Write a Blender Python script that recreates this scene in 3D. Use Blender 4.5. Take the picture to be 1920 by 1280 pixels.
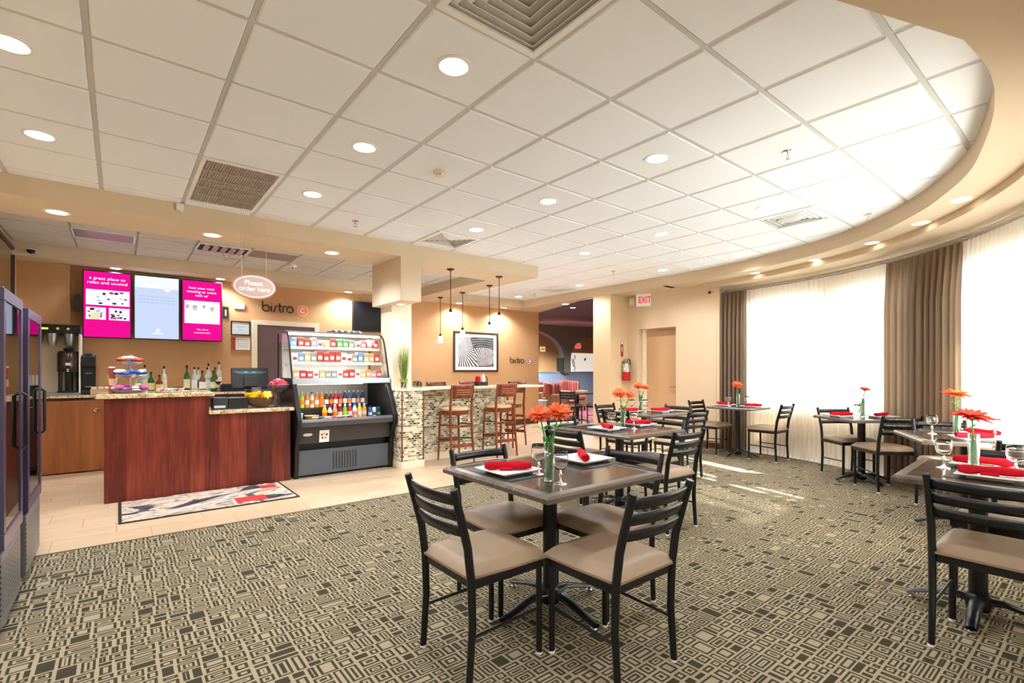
import bpy, math, random
from mathutils import Vector, Matrix
R = math.radians
rnd = random.Random(7)
for o in list(bpy.data.objects): bpy.data.objects.remove(o)
scn = bpy.context.scene
COL = scn.collection

# ------------------------------------------------------------------ camera
cam = bpy.data.cameras.new('camera'); camo = bpy.data.objects.new('camera', cam); COL.objects.link(camo)
cam.sensor_fit = 'HORIZONTAL'; cam.sensor_width = 36.0
cam.lens = 36.0 * 922 / 1920
cam.shift_x = 5 / 1920; cam.shift_y = 55 / 1920
cam.clip_start = .05; cam.clip_end = 200
camo.location = (0, 0, 1.31); camo.rotation_euler = (R(90), 0, -R(38.5))
scn.camera = camo
# ------------------------------------------------------------------ view
vs = scn.view_settings
scn.display_settings.display_device = 'sRGB'
vs.view_transform = 'Standard'; vs.look = 'None'; vs.gamma = 1; vs.use_curve_mapping = False
vs.exposure = 1.33
# ------------------------------------------------------------------ world + sun
w = bpy.data.worlds.new('sky'); scn.world = w; w.use_nodes = True
bg = w.node_tree.nodes['Background']; bg.inputs[0].default_value = (.80, .91, 1.0, 1); bg.inputs[1].default_value = 4.4
sl = bpy.data.lights.new('sun', 'SUN'); sl.energy = 34; sl.angle = R(.6); sl.color = (1, .99, .98)
so = bpy.data.objects.new('sun', sl); COL.objects.link(so)
d = Vector((.25, .97, 0)).normalized() * math.cos(R(20)) + Vector((0, 0, -math.sin(R(20))))
so.rotation_euler = d.to_track_quat('-Z', 'Y').to_euler(); so.location = (3, -8, 6)
LAMP_W = 30.0      # watts of one recessed lamp

# ------------------------------------------------------------------ materials
def lin(h):
    if isinstance(h, tuple): return h if len(h) == 4 else h + (1,)
    h = h.lstrip('#'); v = [int(h[i:i+2], 16) / 255 for i in (0, 2, 4)]
    return tuple(c / 12.92 if c <= .04045 else ((c + .055) / 1.055) ** 2.4 for c in v) + (1,)
MATS = {}
def mat(name, col='#808080', rough=.5, metal=0, trans=0, emis=None, es=0, spec=.5, coat=0, ior=1.45, sheen=0, noise=0, nscale=30, bump=0, bscale=200):
    if name in MATS: return MATS[name]
    m = bpy.data.materials.new(name); m.use_nodes = True
    nt = m.node_tree; b = nt.nodes['Principled BSDF']
    b.inputs['Base Color'].default_value = lin(col); b.inputs['Roughness'].default_value = rough
    b.inputs['Metallic'].default_value = metal; b.inputs['Transmission Weight'].default_value = trans
    b.inputs['Specular IOR Level'].default_value = spec; b.inputs['Coat Weight'].default_value = coat
    b.inputs['IOR'].default_value = ior
    if emis: b.inputs['Emission Color'].default_value = lin(emis); b.inputs['Emission Strength'].default_value = es * .48
    if noise:
        tc = nt.nodes.new('ShaderNodeTexCoord'); n = nt.nodes.new('ShaderNodeTexNoise'); n.inputs['Scale'].default_value = nscale
        n.inputs['Detail'].default_value = 4
        nt.links.new(tc.outputs['Object'], n.inputs['Vector'])
        mx = nt.nodes.new('ShaderNodeMix'); mx.data_type = 'RGBA'
        c = lin(col); mx.inputs['A'].default_value = tuple(x * (1 - noise) for x in c[:3]) + (1,)
        mx.inputs['B'].default_value = tuple(min(1, x * (1 + noise)) for x in c[:3]) + (1,)
        nt.links.new(n.outputs['Fac'], mx.inputs['Factor']); nt.links.new(mx.outputs['Result'], b.inputs['Base Color'])
    if bump:
        tc = nt.nodes.new('ShaderNodeTexCoord'); n = nt.nodes.new('ShaderNodeTexNoise'); n.inputs['Scale'].default_value = bscale
        nt.links.new(tc.outputs['Object'], n.inputs['Vector'])
        bp = nt.nodes.new('ShaderNodeBump'); bp.inputs['Strength'].default_value = bump; bp.inputs['Distance'].default_value = .005
        nt.links.new(n.outputs['Fac'], bp.inputs['Height']); nt.links.new(bp.outputs['Normal'], b.inputs['Normal'])
    MATS[name] = m
    return m

class S:      # tiny shader-math wrapper
    nt = None
    def __init__(s, sock): s.k = sock
    @staticmethod
    def op(o, *a):
        n = S.nt.nodes.new('ShaderNodeMath'); n.operation = o
        for i, x in enumerate(a):
            if isinstance(x, S): S.nt.links.new(x.k, n.inputs[i])
            else: n.inputs[i].default_value = x
        return S(n.outputs[0])
    def __add__(s, o): return S.op('ADD', s, o)
    __radd__ = __add__
    def __sub__(s, o): return S.op('SUBTRACT', s, o)
    def __rsub__(s, o): return S.op('SUBTRACT', o, s)
    def __mul__(s, o): return S.op('MULTIPLY', s, o)
    __rmul__ = __mul__
    def __truediv__(s, o): return S.op('DIVIDE', s, o)
    def __lt__(s, o): return S.op('LESS_THAN', s, o)
    def __gt__(s, o): return S.op('GREATER_THAN', s, o)
    def fl(s): return S.op('FLOOR', s)
    def fr(s): return S.op('FRACT', s)
    def mn(s, o): return S.op('MINIMUM', s, o)
    def mx(s, o): return S.op('MAXIMUM', s, o)
    def mix(s, a, b): return a + (b - a) * s     # s = factor
def hsh(a, b, c=0.0):
    cb = S.nt.nodes.new('ShaderNodeCombineXYZ')
    for i, x in enumerate((a, b, c)):
        if isinstance(x, S): S.nt.links.new(x.k, cb.inputs[i])
        else: cb.inputs[i].default_value = x
    n = S.nt.nodes.new('ShaderNodeTexWhiteNoise'); n.noise_dimensions = '3D'
    S.nt.links.new(cb.outputs[0], n.inputs['Vector'])
    return S(n.outputs['Value'])
def start(name, rough=.6, metal=0, spec=.5, coord='Object', coat=0):
    m = bpy.data.materials.new(name); m.use_nodes = True; S.nt = m.node_tree
    b = S.nt.nodes['Principled BSDF']; b.inputs['Roughness'].default_value = rough; b.inputs['Metallic'].default_value = metal
    b.inputs['Specular IOR Level'].default_value = spec; b.inputs['Coat Weight'].default_value = coat
    tc = S.nt.nodes.new('ShaderNodeTexCoord'); sp = S.nt.nodes.new('ShaderNodeSeparateXYZ')
    S.nt.links.new(tc.outputs[coord], sp.inputs[0]); MATS[name] = m
    return m, b, S(sp.outputs[0]), S(sp.outputs[1]), S(sp.outputs[2]), tc
def ramp(fac, stops, const=False):
    n = S.nt.nodes.new('ShaderNodeValToRGB'); cr = n.color_ramp
    if const: cr.interpolation = 'CONSTANT'
    while len(cr.elements) < len(stops): cr.elements.new(.5)
    for e, (p, c) in zip(cr.elements, stops): e.position = p; e.color = lin(c)
    S.nt.links.new(fac.k if isinstance(fac, S) else fac, n.inputs[0]); return n.outputs[0]
def noise(scale, vec=None, detail=3, dist=0):
    n = S.nt.nodes.new('ShaderNodeTexNoise'); n.inputs['Scale'].default_value = scale; n.inputs['Detail'].default_value = detail
    n.inputs['Distortion'].default_value = dist
    if vec is not None: S.nt.links.new(vec, n.inputs['Vector'])
    return S(n.outputs['Fac'])
def comb(x, y, z):
    c = S.nt.nodes.new('ShaderNodeCombineXYZ')
    for i, a in enumerate((x, y, z)):
        if isinstance(a, S): S.nt.links.new(a.k, c.inputs[i])
        else: c.inputs[i].default_value = a
    return c.outputs[0]

def mat_carpet():
    m, b, x, y, z, tc = start('carpet_geometric', .95, spec=.1)
    CS = .34
    CW = .33; CS = .225; px = x / CW + 100; py = y / CS + 100
    px = px + hsh(py.fl(), 3.3, 1.0)            # each band of cells slides by its own amount
    cx, cy, fx, fy = px.fl(), py.fl(), px.fr(), py.fr()
    x0, x1, y0, y1, ident = 0.0, S.op('ADD', 1.0, 0.0), 0.0, S.op('ADD', 1.0, 0.0), S.op('ADD', 0.0, 0.0)
    x0 = S.op('ADD', 0.0, 0.0); y0 = S.op('ADD', 0.0, 0.0)
    for k in range(4):
        h = hsh(cx + ident * 7.13, cy + k * 3.7, ident + k); t = hsh(cx + ident * 3.1, cy + k * 1.9, ident + 11.5 + k) * .36 + .32
        wx = (x1 - x0) * 1.2; wy = y1 - y0
        ax = (wx * (h * .9 + .55)) > wy           # split mostly across the longer side
        tx = x0 + (x1 - x0) * t; ty = y0 + wy * t
        lx = fx < tx; ly = fy < ty
        nx1 = ax * lx; nx0 = ax * (1 - lx); ny1 = (1 - ax) * ly; ny0 = (1 - ax) * (1 - ly)
        x1 = nx1.mix(x1, tx); x0 = nx0.mix(x0, tx); y1 = ny1.mix(y1, ty); y0 = ny0.mix(y0, ty)
        side = ax.mix(ly, lx); ident = ident * 2 + side + 1
    dx = (fx - x0).mn(x1 - fx) * CW; dy = (fy - y0).mn(y1 - fy) * CS
    dd = (dx * .78).mn(dy); hw = ((x1 - x0).mn(y1 - y0)) * (CS * .5)
    hr = hsh(ident, cx, cy); h2 = hsh(ident + 3.3, cy, cx)
    gap = h2 * .0045 + .0032                      # bare ground around each motif, different for each
    q = dd - gap; per = h2 * .006 + .0140
    nest = ((q / per).fr() < .52) * (q > 0.0)
    ring = (q > 0.0) * (q < .0095)
    one = hr > .78
    solid = (q > 0.0) * (hr < .16) * (hw < .030)
    pat = one.mix(nest, ring).mx(solid).mn(1.0)
    nz = noise(160, tc.outputs['Object'], 2)
    fac = (pat * .9 + nz * .16 - .06)
    nt = S.nt
    col = ramp(fac, [(0, '#96876e'), (.25, '#8c7d65'), (.6, '#443d2e'), (1, '#393326')])
    nt.links.new(col, b.inputs['Base Color'])
    bp = nt.nodes.new('ShaderNodeBump'); bp.inputs['Strength'].default_value = .25; bp.inputs['Distance'].default_value = .004
    nt.links.new(noise(420, tc.outputs['Object'], 2).k, bp.inputs['Height']); nt.links.new(bp.outputs['Normal'], b.inputs['Normal'])
    return m
def mat_floortile():
    m, b, x, y, z, tc = start('floor_tile', .34, spec=.5)
    H, W = .305, .61
    r = ((y + 50 - 4.8) / H).fl(); u = (x + 50) / W + r * .37; c = u.fl(); fu = u.fr() * W; fv = ((y + 50 - 4.8) / H).fr() * H
    e = fu.mn(W - fu).mn(fv.mn(H - fv))
    g = e < .0035
    n1 = noise(3.0, comb(x * .6 + r * 3.1, y * 2.6 + c * 5.7, 0.0), 4, .6)
    base = ramp(n1 * .75 + hsh(r, c, 2.0) * .25, [(.2, '#b39678'), (.5, '#c5a888'), (.8, '#d2b99b')])
    mx = S.nt.nodes.new('ShaderNodeMix'); mx.data_type = 'RGBA'; S.nt.links.new(g.k, mx.inputs['Factor'])
    S.nt.links.new(base, mx.inputs['A']); mx.inputs['B'].default_value = lin('#a58a68')
    S.nt.links.new(mx.outputs['Result'], b.inputs['Base Color'])
    bp = S.nt.nodes.new('ShaderNodeBump'); bp.inputs['Strength'].default_value = .5; bp.inputs['Distance'].default_value = .002
    S.nt.links.new((1 - g).k, bp.inputs['Height']); S.nt.links.new(bp.outputs['Normal'], b.inputs['Normal'])
    return m
def mat_mosaic():
    m, b, x, y, z, tc = start('mosaic_glass_tile', .18, spec=.6)
    H, W = .029, .052
    v = (z + 10) / H; r = v.fl(); u = (x + y + 10) / W + r * .5; c = u.fl()
    fu = u.fr() * W; fv = v.fr() * H; e = fu.mn(W - fu).mn(fv.mn(H - fv)); g = e < .0022
    h = hsh(r, c, 1.0)
    base = ramp(h, [(0, '#8a7a5c'), (.13, '#d9ceb2'), (.34, '#b7a785'), (.50, '#6f6650'), (.60, '#9aa28a'), (.76, '#ded6bf'), (.88, '#4d4130')], True)
    mx = S.nt.nodes.new('ShaderNodeMix'); mx.data_type = 'RGBA'; S.nt.links.new(g.k, mx.inputs['Factor'])
    S.nt.links.new(base, mx.inputs['A']); mx.inputs['B'].default_value = lin('#e6dcc6')
    S.nt.links.new(mx.outputs['Result'], b.inputs['Base Color'])
    return m
def mat_planks():
    m, b, x, y, z, tc = start('mahogany_panel', .32, spec=.45)
    p = (x + 10) / .135; k = p.fl(); h = hsh(k, 2.0, 5.0); h2 = hsh(k, 7.0, 1.0)
    gr = noise(6, comb(x * 6.0 + k * 9.0, y * 6.0, z * .5), 5, .4)
    bl = noise(1.6, comb(x * 1.2 + k * 4.0, y, z * .8 + h2 * 9), 2)
    f = h * .30 + gr * .45 + bl * .35 - .05
    col = ramp(f, [(.2, '#3c140d'), (.42, '#632119'), (.6, '#843527'), (.85, '#b5583a')])
    S.nt.links.new(col, b.inputs['Base Color']); return m
def mat_wood(name, a, bb, c, sc=6, rough=.35, axis='z'):
    m, b, x, y, z, tc = start(name, rough, spec=.45)
    k = {'x': (.3, 3, 3), 'y': (3, .3, 3), 'z': (3, 3, .3)}[axis]
    gr = noise(sc, comb(x * k[0], y * k[1], z * k[2]), 5, .5)
    S.nt.links.new(ramp(gr, [(.3, a), (.5, bb), (.7, c)]), b.inputs['Base Color']); return m
def mat_granite():
    m, b, x, y, z, tc = start('speckled_granite', .12, spec=.6)
    f = noise(70, tc.outputs['Object'], 6, .3) * .6 + noise(14, tc.outputs['Object'], 3, 1) * .4
    S.nt.links.new(ramp(f, [(.36, '#6b4f36'), (.45, '#b7986c'), (.52, '#dcc59e'), (.6, '#efe0c2'), (.68, '#8d7350')]), b.inputs['Base Color']); return m
def mat_paint(name, col, n=.03):
    return mat(name, col, .75, spec=.25, noise=n, nscale=2.2, bump=.12, bscale=260)
def mat_cloth(name, col, transl, transp, trcol=None):
    m = bpy.data.materials.new(name); m.use_nodes = True; nt = m.node_tree
    for n in list(nt.nodes): nt.nodes.remove(n)
    out = nt.nodes.new('ShaderNodeOutputMaterial'); df = nt.nodes.new('ShaderNodeBsdfDiffuse'); tr = nt.nodes.new('ShaderNodeBsdfTranslucent'); tp = nt.nodes.new('ShaderNodeBsdfTransparent')
    df.inputs[0].default_value = lin(col); tr.inputs[0].default_value = lin(trcol or col)
    a = nt.nodes.new('ShaderNodeMixShader'); a.inputs[0].default_value = transl
    c = nt.nodes.new('ShaderNodeMixShader'); c.inputs[0].default_value = transp
    nt.links.new(df.outputs[0], a.inputs[1]); nt.links.new(tr.outputs[0], a.inputs[2])
    nt.links.new(a.outputs[0], c.inputs[1]); nt.links.new(tp.outputs[0], c.inputs[2]); nt.links.new(c.outputs[0], out.inputs[0])
    MATS[name] = m; return m
def mat_pane(name, tint='#f4fbfa', refl=.08):
    m = bpy.data.materials.new(name); m.use_nodes = True; nt = m.node_tree
    for n in list(nt.nodes): nt.nodes.remove(n)
    out = nt.nodes.new('ShaderNodeOutputMaterial'); tp = nt.nodes.new('ShaderNodeBsdfTransparent'); gl = nt.nodes.new('ShaderNodeBsdfGlossy')
    tp.inputs[0].default_value = lin(tint); gl.inputs[1].default_value = .02
    fr = nt.nodes.new('ShaderNodeLayerWeight'); fr.inputs[0].default_value = .12
    ad = nt.nodes.new('ShaderNodeMath'); ad.operation = 'ADD'; ad.use_clamp = True; ad.inputs[1].default_value = refl
    nt.links.new(fr.outputs['Facing'], ad.inputs[0])
    mx = nt.nodes.new('ShaderNodeMixShader'); nt.links.new(ad.outputs[0], mx.inputs[0])
    nt.links.new(tp.outputs[0], mx.inputs[1]); nt.links.new(gl.outputs[0], mx.inputs[2]); nt.links.new(mx.outputs[0], out.inputs[0])
    MATS[name] = m; return m
def mat_emit(name, col, st):
    if name in MATS: return MATS[name]
    m = bpy.data.materials.new(name); m.use_nodes = True; nt = m.node_tree
    for n in list(nt.nodes): nt.nodes.remove(n)
    out = nt.nodes.new('ShaderNodeOutputMaterial'); e = nt.nodes.new('ShaderNodeEmission'); e.inputs[0].default_value = lin(col); e.inputs[1].default_value = st * .48
    nt.links.new(e.outputs[0], out.inputs[0]); MATS[name] = m; return m

carpet = mat_carpet(); ftile = mat_floortile(); mosaic = mat_mosaic(); planks = mat_planks(); granite = mat_granite()
wall_tan = mat_paint('wall_tan', '#c99c70'); wall_cream = mat_paint('wall_cream', '#d9c0a0'); soffit_m = mat_paint('soffit_beige', '#cdb89c')
beam_m = mat_paint('beam_cream', '#dcc8ac')
ceil_tile = mat('ceiling_tile', '#f3f6fb', .9, spec=.1, bump=.3, bscale=350); tbar = mat('ceiling_grid_bar', '#cdccc9', .5)
black = mat('black_powder_coat', '#121216', .3, spec=.5); blackp = mat('black_plastic', '#121214', .4)
vinyl = mat('taupe_vinyl', '#927a63', .42, spec=.4, noise=.06, nscale=5, bump=.15, bscale=300)
tabw = mat_wood('table_laminate', '#332a24', '#3f342c', '#4a3d33', 8, .14, 'x'); tabe = mat_wood('table_edge', '#4a3f37', '#5b4e44', '#6b5d52', 10, .3, 'x')
porc = mat('white_porcelain', '#f4f4f2', .12, coat=.4); napk = mat('red_napkin', '#b40f20', .85, spec=.15, noise=.1, nscale=40, bump=.3, bscale=500)
pmat = mat('black_placemat', '#1d1e21', .5)
glass = mat('clear_glass', '#ffffff', .0, trans=1, ior=1.45)
stemg = mat('stem_green', '#3d8f35', .5, noise=.15, nscale=20); leafg = mat('leaf_green', '#5aa53a', .5, noise=.15, nscale=20)
petal = mat('orange_petal', '#f4622a', .55, noise=.25, nscale=25); petal2 = mat('red_orange_petal', '#e5402c', .55, noise=.2, nscale=25)
petc = mat('flower_heart', '#e8a13a', .8)
stoolw = mat_wood('cherry_wood', '#5f2c1d', '#7c3d29', '#955139', 7, .3); stoolc = mat('cream_stool_vinyl', '#cda87c', .4, noise=.05)
chrome = mat('chrome', '#d6d6d6', .15, metal=1); steel = mat('brushed_steel', '#a9a9ac', .35, metal=1); bronze = mat('dark_bronze', '#4a3a30', .35, metal=.7)
white_m = mat('white_plastic', '#efefec', .4); trimw = mat('cream_trim', '#efe0c6', .5); basew = mat_wood('dark_base_wood', '#4f2417', '#61301f', '#753e2a', 6, .4, 'y')
drape_m = mat_cloth('taupe_drape', '#877260', .22, 0, '#b08e70'); sheer_m = mat_cloth('sheer_voile', '#efdfc4', .52, .12, '#fbf9f6')
pane_v = mat_pane('vase_glass', '#eaf4f1', .10); pane = mat_pane('window_glass'); pane2 = mat_pane('case_glass', '#eef6f4', .03); mirrorp = mat_pane('dark_door_glass', '#7d8485', .16)
lampe = mat_emit('lamp_lens_glow', '#fff0d8', 14)
darkhole = mat('vent_dark', '#2e2422', .9)
door_brown = mat('brown_door', '#6b5152', .45, noise=.05)

# ------------------------------------------------------------------ mesh builder
class MB:
    def __init__(s): s.v = []; s.f = []; s.m = []; s.cur = 0; s.M = None
    def mi(s, i): s.cur = i; return s
    def addv(s, p):
        p = Vector(p)
        if s.M is not None: p = s.M @ p
        s.v.append(tuple(p)); return len(s.v) - 1
    def face(s, ids): s.f.append(tuple(ids)); s.m.append(s.cur)
    def box(s, x0, x1, y0, y1, z0, z1):
        b = [s.addv(p) for p in ((x0, y0, z0), (x1, y0, z0), (x1, y1, z0), (x0, y1, z0), (x0, y0, z1), (x1, y0, z1), (x1, y1, z1), (x0, y1, z1))]
        for q in ((3, 2, 1, 0), (4, 5, 6, 7), (0, 1, 5, 4), (1, 2, 6, 5), (2, 3, 7, 6), (3, 0, 4, 7)): s.face([b[i] for i in q])
        return s
    def cbox(s, c, sz, rz=0, rx=0, ry=0):
        old = s.M; T = Matrix.Translation(c) @ Matrix.Rotation(rz, 4, 'Z') @ Matrix.Rotation(ry, 4, 'Y') @ Matrix.Rotation(rx, 4, 'X')
        s.M = (old @ T) if old is not None else T
        a, b, c2 = [k / 2 for k in sz]; s.box(-a, a, -b, b, -c2, c2); s.M = old; return s
    def quad(s, a, b, c, d): s.face([s.addv(p) for p in (a, b, c, d)]); return s
    def poly(s, pts): s.face([s.addv(p) for p in pts]); return s
    def prism(s, pts, a, b, axis='z'):
        def P(p, t): return {'z': (p[0], p[1], t), 'x': (t, p[0], p[1]), 'y': (p[0], t, p[1])}[axis]
        lo = [s.addv(P(p, a)) for p in pts]; hi = [s.addv(P(p, b)) for p in pts]; n = len(pts)
        s.face(lo[::-1]); s.face(hi)
        for i in range(n): s.face([lo[i], lo[(i + 1) % n], hi[(i + 1) % n], hi[i]])
        return s
    def lathe(s, prof, c=(0, 0, 0), n=20, sx=1, sy=1, closed=True):
        rings = []
        for r, z in prof:
            if r < 1e-5: rings.append([s.addv((c[0], c[1], c[2] + z))])
            else: rings.append([s.addv((c[0] + sx * r * math.cos(2 * math.pi * i / n), c[1] + sy * r * math.sin(2 * math.pi * i / n), c[2] + z)) for i in range(n)])
        for a, b in zip(rings, rings[1:]):
            for i in range(n):
                j = (i + 1) % n
                if len(a) == 1 and len(b) == 1: continue
                if len(a) == 1: s.face([a[0], b[j], b[i]])
                elif len(b) == 1: s.face([a[i], a[j], b[0]])
                else: s.face([a[i], a[j], b[j], b[i]])
        return s
    def tube(s, pts, r, n=8, sq=None, caps=True):
        pts = [Vector(p) for p in pts]; rs = r if isinstance(r, (list, tuple)) else [r] * len(pts); rings = []; up = None
        for i, p in enumerate(pts):
            t = (pts[min(i + 1, len(pts) - 1)] - pts[max(i - 1, 0)]).normalized()
            if up is None: up = Vector((1, 0, 0)) if abs(t.x) < .9 else Vector((0, 1, 0))
            a = (up - t * up.dot(t)).normalized(); b = t.cross(a); up = a
            k = sq or (1, 1)
            rings.append([s.addv(p + a * (rs[i] * k[0] * math.cos(2 * math.pi * j / n)) + b * (rs[i] * k[1] * math.sin(2 * math.pi * j / n))) for j in range(n)])
        for a, b in zip(rings, rings[1:]):
            for j in range(n): s.face([a[j], a[(j + 1) % n], b[(j + 1) % n], b[j]])
        if caps: s.face(rings[0][::-1]); s.face(rings[-1])
        return s
    def grid(s, fn, nu, nv):
        ids = [[s.addv(fn(u / nu, v / nv)) for v in range(nv + 1)] for u in range(nu + 1)]
        for u in range(nu):
            for v in range(nv): s.face([ids[u][v], ids[u + 1][v], ids[u + 1][v + 1], ids[u][v + 1]])
        return s
    def sheet(s, fn, nu, nv, th):      # grid with thickness along z-up offset handled by modifier instead
        return s.grid(fn, nu, nv)
    def build(s, name, m, parent=None, smooth=False, bevel=0, seg=2, solid=0):
        me = bpy.data.meshes.new(name); me.from_pydata(s.v, [], s.f)
        ms = m if isinstance(m, (list, tuple)) else [m]
        for k in ms: me.materials.append(k)
        for p, i in zip(me.polygons, s.m): p.material_index = min(i, len(ms) - 1)
        if smooth:
            for p in me.polygons: p.use_smooth = True
            if smooth != 'all':
                me.set_sharp_from_angle(angle=R(40))
        me.update()
        o = bpy.data.objects.new(name, me); COL.objects.link(o)
        if parent: o.parent = parent
        if solid:
            k = o.modifiers.new('solid', 'SOLIDIFY'); k.thickness = solid; k.offset = 0
        if bevel:
            k = o.modifiers.new('bevel', 'BEVEL'); k.width = bevel; k.segments = seg; k.limit_method = 'ANGLE'; k.angle_limit = R(40)
        return o
def tag(o, label, cat, group=None, kind=None):
    if label: o['label'] = label
    if cat: o['category'] = cat
    if group: o['group'] = group
    if kind: o['kind'] = kind
    return o
def struct(o): o['kind'] = 'structure'; return o
def thing(name, label, cat, loc=(0, 0, 0), rz=0, group=None):
    o = bpy.data.objects.new(name, None); COL.objects.link(o); o.empty_display_size = .1
    o.location = loc; o.rotation_euler = (0, 0, rz); return tag(o, label, cat, group)
def kids(o): return KID.get(o.name, [])
def dup(root, loc, rz, label, group=None, scale=None):
    r = root.copy(); COL.objects.link(r); r.location = loc; r.rotation_euler = (0, 0, rz)
    r['label'] = label
    if group: r['group'] = group
    if scale: r.scale = scale
    for ch in [c for c in ALLOBJ(root)]:
        c = ch.copy(); COL.objects.link(c); c.parent = r
        for g in ALLOBJ(ch):
            d = g.copy(); COL.objects.link(d); d.parent = c
    return r
def ALLOBJ(o): return list(o.children)
def lamp(name, loc, energy, parent=None, size=.05, color=(.86, .935, 1), spot=None, blend=.6):
    l = bpy.data.lights.new(name, 'SPOT' if spot else 'POINT'); l.energy = energy; l.color = color; l.shadow_soft_size = size
    if spot: l.spot_size = R(spot); l.spot_blend = blend
    o = bpy.data.objects.new(name, l); COL.objects.link(o); o.location = loc
    if parent: o.parent = parent
    return o
def text_mesh(txt, size, depth, m, name, parent, mtx, align='CENTER', bold=0, sx=1):
    cu = bpy.data.curves.new(name, 'FONT'); cu.body = txt; cu.size = size; cu.extrude = depth; cu.align_x = align; cu.align_y = 'CENTER'; cu.offset = bold
    t = bpy.data.objects.new(name + '_c', cu); COL.objects.link(t)
    dg = bpy.context.evaluated_depsgraph_get(); me = bpy.data.meshes.new_from_object(t.evaluated_get(dg)); bpy.data.objects.remove(t)
    me.transform(mtx @ Matrix.Diagonal((sx, 1, 1, 1))); me.materials.clear(); me.materials.append(m)
    o = bpy.data.objects.new(name, me); COL.objects.link(o)
    if parent: o.parent = parent
    return o
def facingY(x, y, z): return Matrix.Translation((x, y, z)) @ Matrix.Rotation(R(90), 4, 'X')          # text reads towards -Y
def facingX(x, y, z): return Matrix.Translation((x, y, z)) @ Matrix.Rotation(-R(90), 4, 'Z') @ Matrix.Rotation(R(90), 4, 'X')   # reads towards -X

H = 2.94; ZS = 2.77; CX, CY = 4.0, 3.95
YB = 9.2          # back wall
def ring(r, deg): return (CX + r * math.cos(R(deg)), CY + r * math.sin(R(deg)))
def arc(r, a, b, n): return [ring(r, a + (b - a) * i / n) for i in range(n + 1)]
def catmull(P, k=6):
    out = []
    for i in range(len(P) - 1):
        p0, p1, p2, p3 = P[max(i - 1, 0)], P[i], P[i + 1], P[min(i + 2, len(P) - 1)]
        for j in range(k):
            t = j / k
            out.append(tuple(.5 * ((2 * p1[a]) + (-p0[a] + p2[a]) * t + (2 * p0[a] - 5 * p1[a] + 4 * p2[a] - p3[a]) * t * t + (-p0[a] + 3 * p1[a] - 3 * p2[a] + p3[a]) * t ** 3) for a in (0, 1)))
    return out + [P[-1]]
INNER = [(-1.05, 1.94), (2.92, .45)] + catmull([(2.92, .45), (3.35, .42), (3.8, .46), (4.3, .56), (4.88, .72), (5.35, .94), (5.78, 1.2), (6.32, 1.66), (6.78, 2.28), (7.05, 2.95), (7.25, 3.6), (7.34, 4.3), (7.35, 5.0)])[1:] + [(7.35, 8.72)]

# ================================================================== ROOM
# floor
fl = MB().mi(0)
fl.poly([(-1.05, -2.6, 0), (2.4, -2.6, 0)] + [(x, y, 0) for x, y in arc(4.05, -112, 18, 40)] + [(7.87, 4.8, 0), (-1.05, 4.8, 0)])
fl.mi(1).poly([(-1.05, 4.8, 0), (7.87, 4.8, 0), (7.87, 9.3, 0), (-1.05, 9.3, 0)])
fl.quad((7.87, 6.3, 0), (9.3, 6.3, 0), (9.3, 9.3, 0), (7.87, 9.3, 0))
struct(fl.build('floor', [carpet, ftile]))
m, b, x, y, z, tc = start('striped_lounge_carpet', .95)
st = ((x * .35 + y) / .23).fr()
S.nt.links.new(ramp(st + noise(3, tc.outputs['Object']) * .25, [(0, '#3a1a20'), (.3, '#b05560'), (.42, '#6e2431'), (.6, '#c9949a'), (.7, '#541d26'), (1, '#83303c')], True), b.inputs['Base Color'])
lounge_carpet = m
lf = MB(); lf.poly([(7.87, 9.3, 0), (8.4, 9.3, 0), (8.4, 19, 0), (22, 19, 0), (22, 6.3, 0), (9.3, 6.3, 0), (9.3, 9.3, 0)]); struct(lf.build('floor_lounge', lounge_carpet))
# thin brown threshold strip between tile and carpet
struct(MB().box(-1.05, 7.87, 4.79, 4.805, 0, .004).build('trim_1', mat('threshold_strip', '#6e5a40', .5)))

# walls
def wallbox(name, x0, x1, y0, y1, z0, z1, m, bevel=0): return struct(MB().box(x0, x1, y0, y1, z0, z1).build(name, m, bevel=bevel))
wallbox('wall_left', -1.17, -1.05, -2.7, YB + .12, 0, 3.1, wall_cream)
wb = MB(); wb.box(-1.05, 8.26, YB, YB + .12, 0, 3.1); wb.box(-1.05, -.52, YB - .10, YB, 0, ZS); struct(wb.build('wall_back', wall_tan))
wallbox('wall_front', -1.17, 3.0, -2.72, -2.6, 0, 3.1, wall_cream)
# exit wall with its door recess
ex = MB(); XE = 7.87
ex.box(XE, XE + .3, 4.25, 5.07, 0, ZS + .2); ex.box(XE, XE + .3, 5.91, 6.14, 0, ZS + .2); ex.box(XE, XE + .3, 5.07, 5.91, 2.11, ZS + .2); ex.box(XE + .22, XE + .34, 5.07, 5.91, 0, 2.11)
struct(ex.build('wall_right', wall_cream))
exit_door = MB().box(XE + .175, XE + .215, 5.09, 5.82, .01, 2.07).build('door_1', mat_paint('peach_door', '#c9a078'), bevel=.003); struct(exit_door)
MB().box(XE + .15, XE + .215, 5.823, 5.905, 0, 2.108).build('door_jamb', trimw, exit_door)
MB().tube([(XE + .175, 5.16, 1.02), (XE + .12, 5.16, 1.02), (XE + .12, 5.28, 1.02)], .011).build('door_handle', steel, exit_door)
# column between exit wall and lounge opening
wallbox('wall_column', 7.35, 7.99, 6.14, 6.58, 0, ZS, mat_paint('column_cream', '#dcc09a'), .006)
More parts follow.
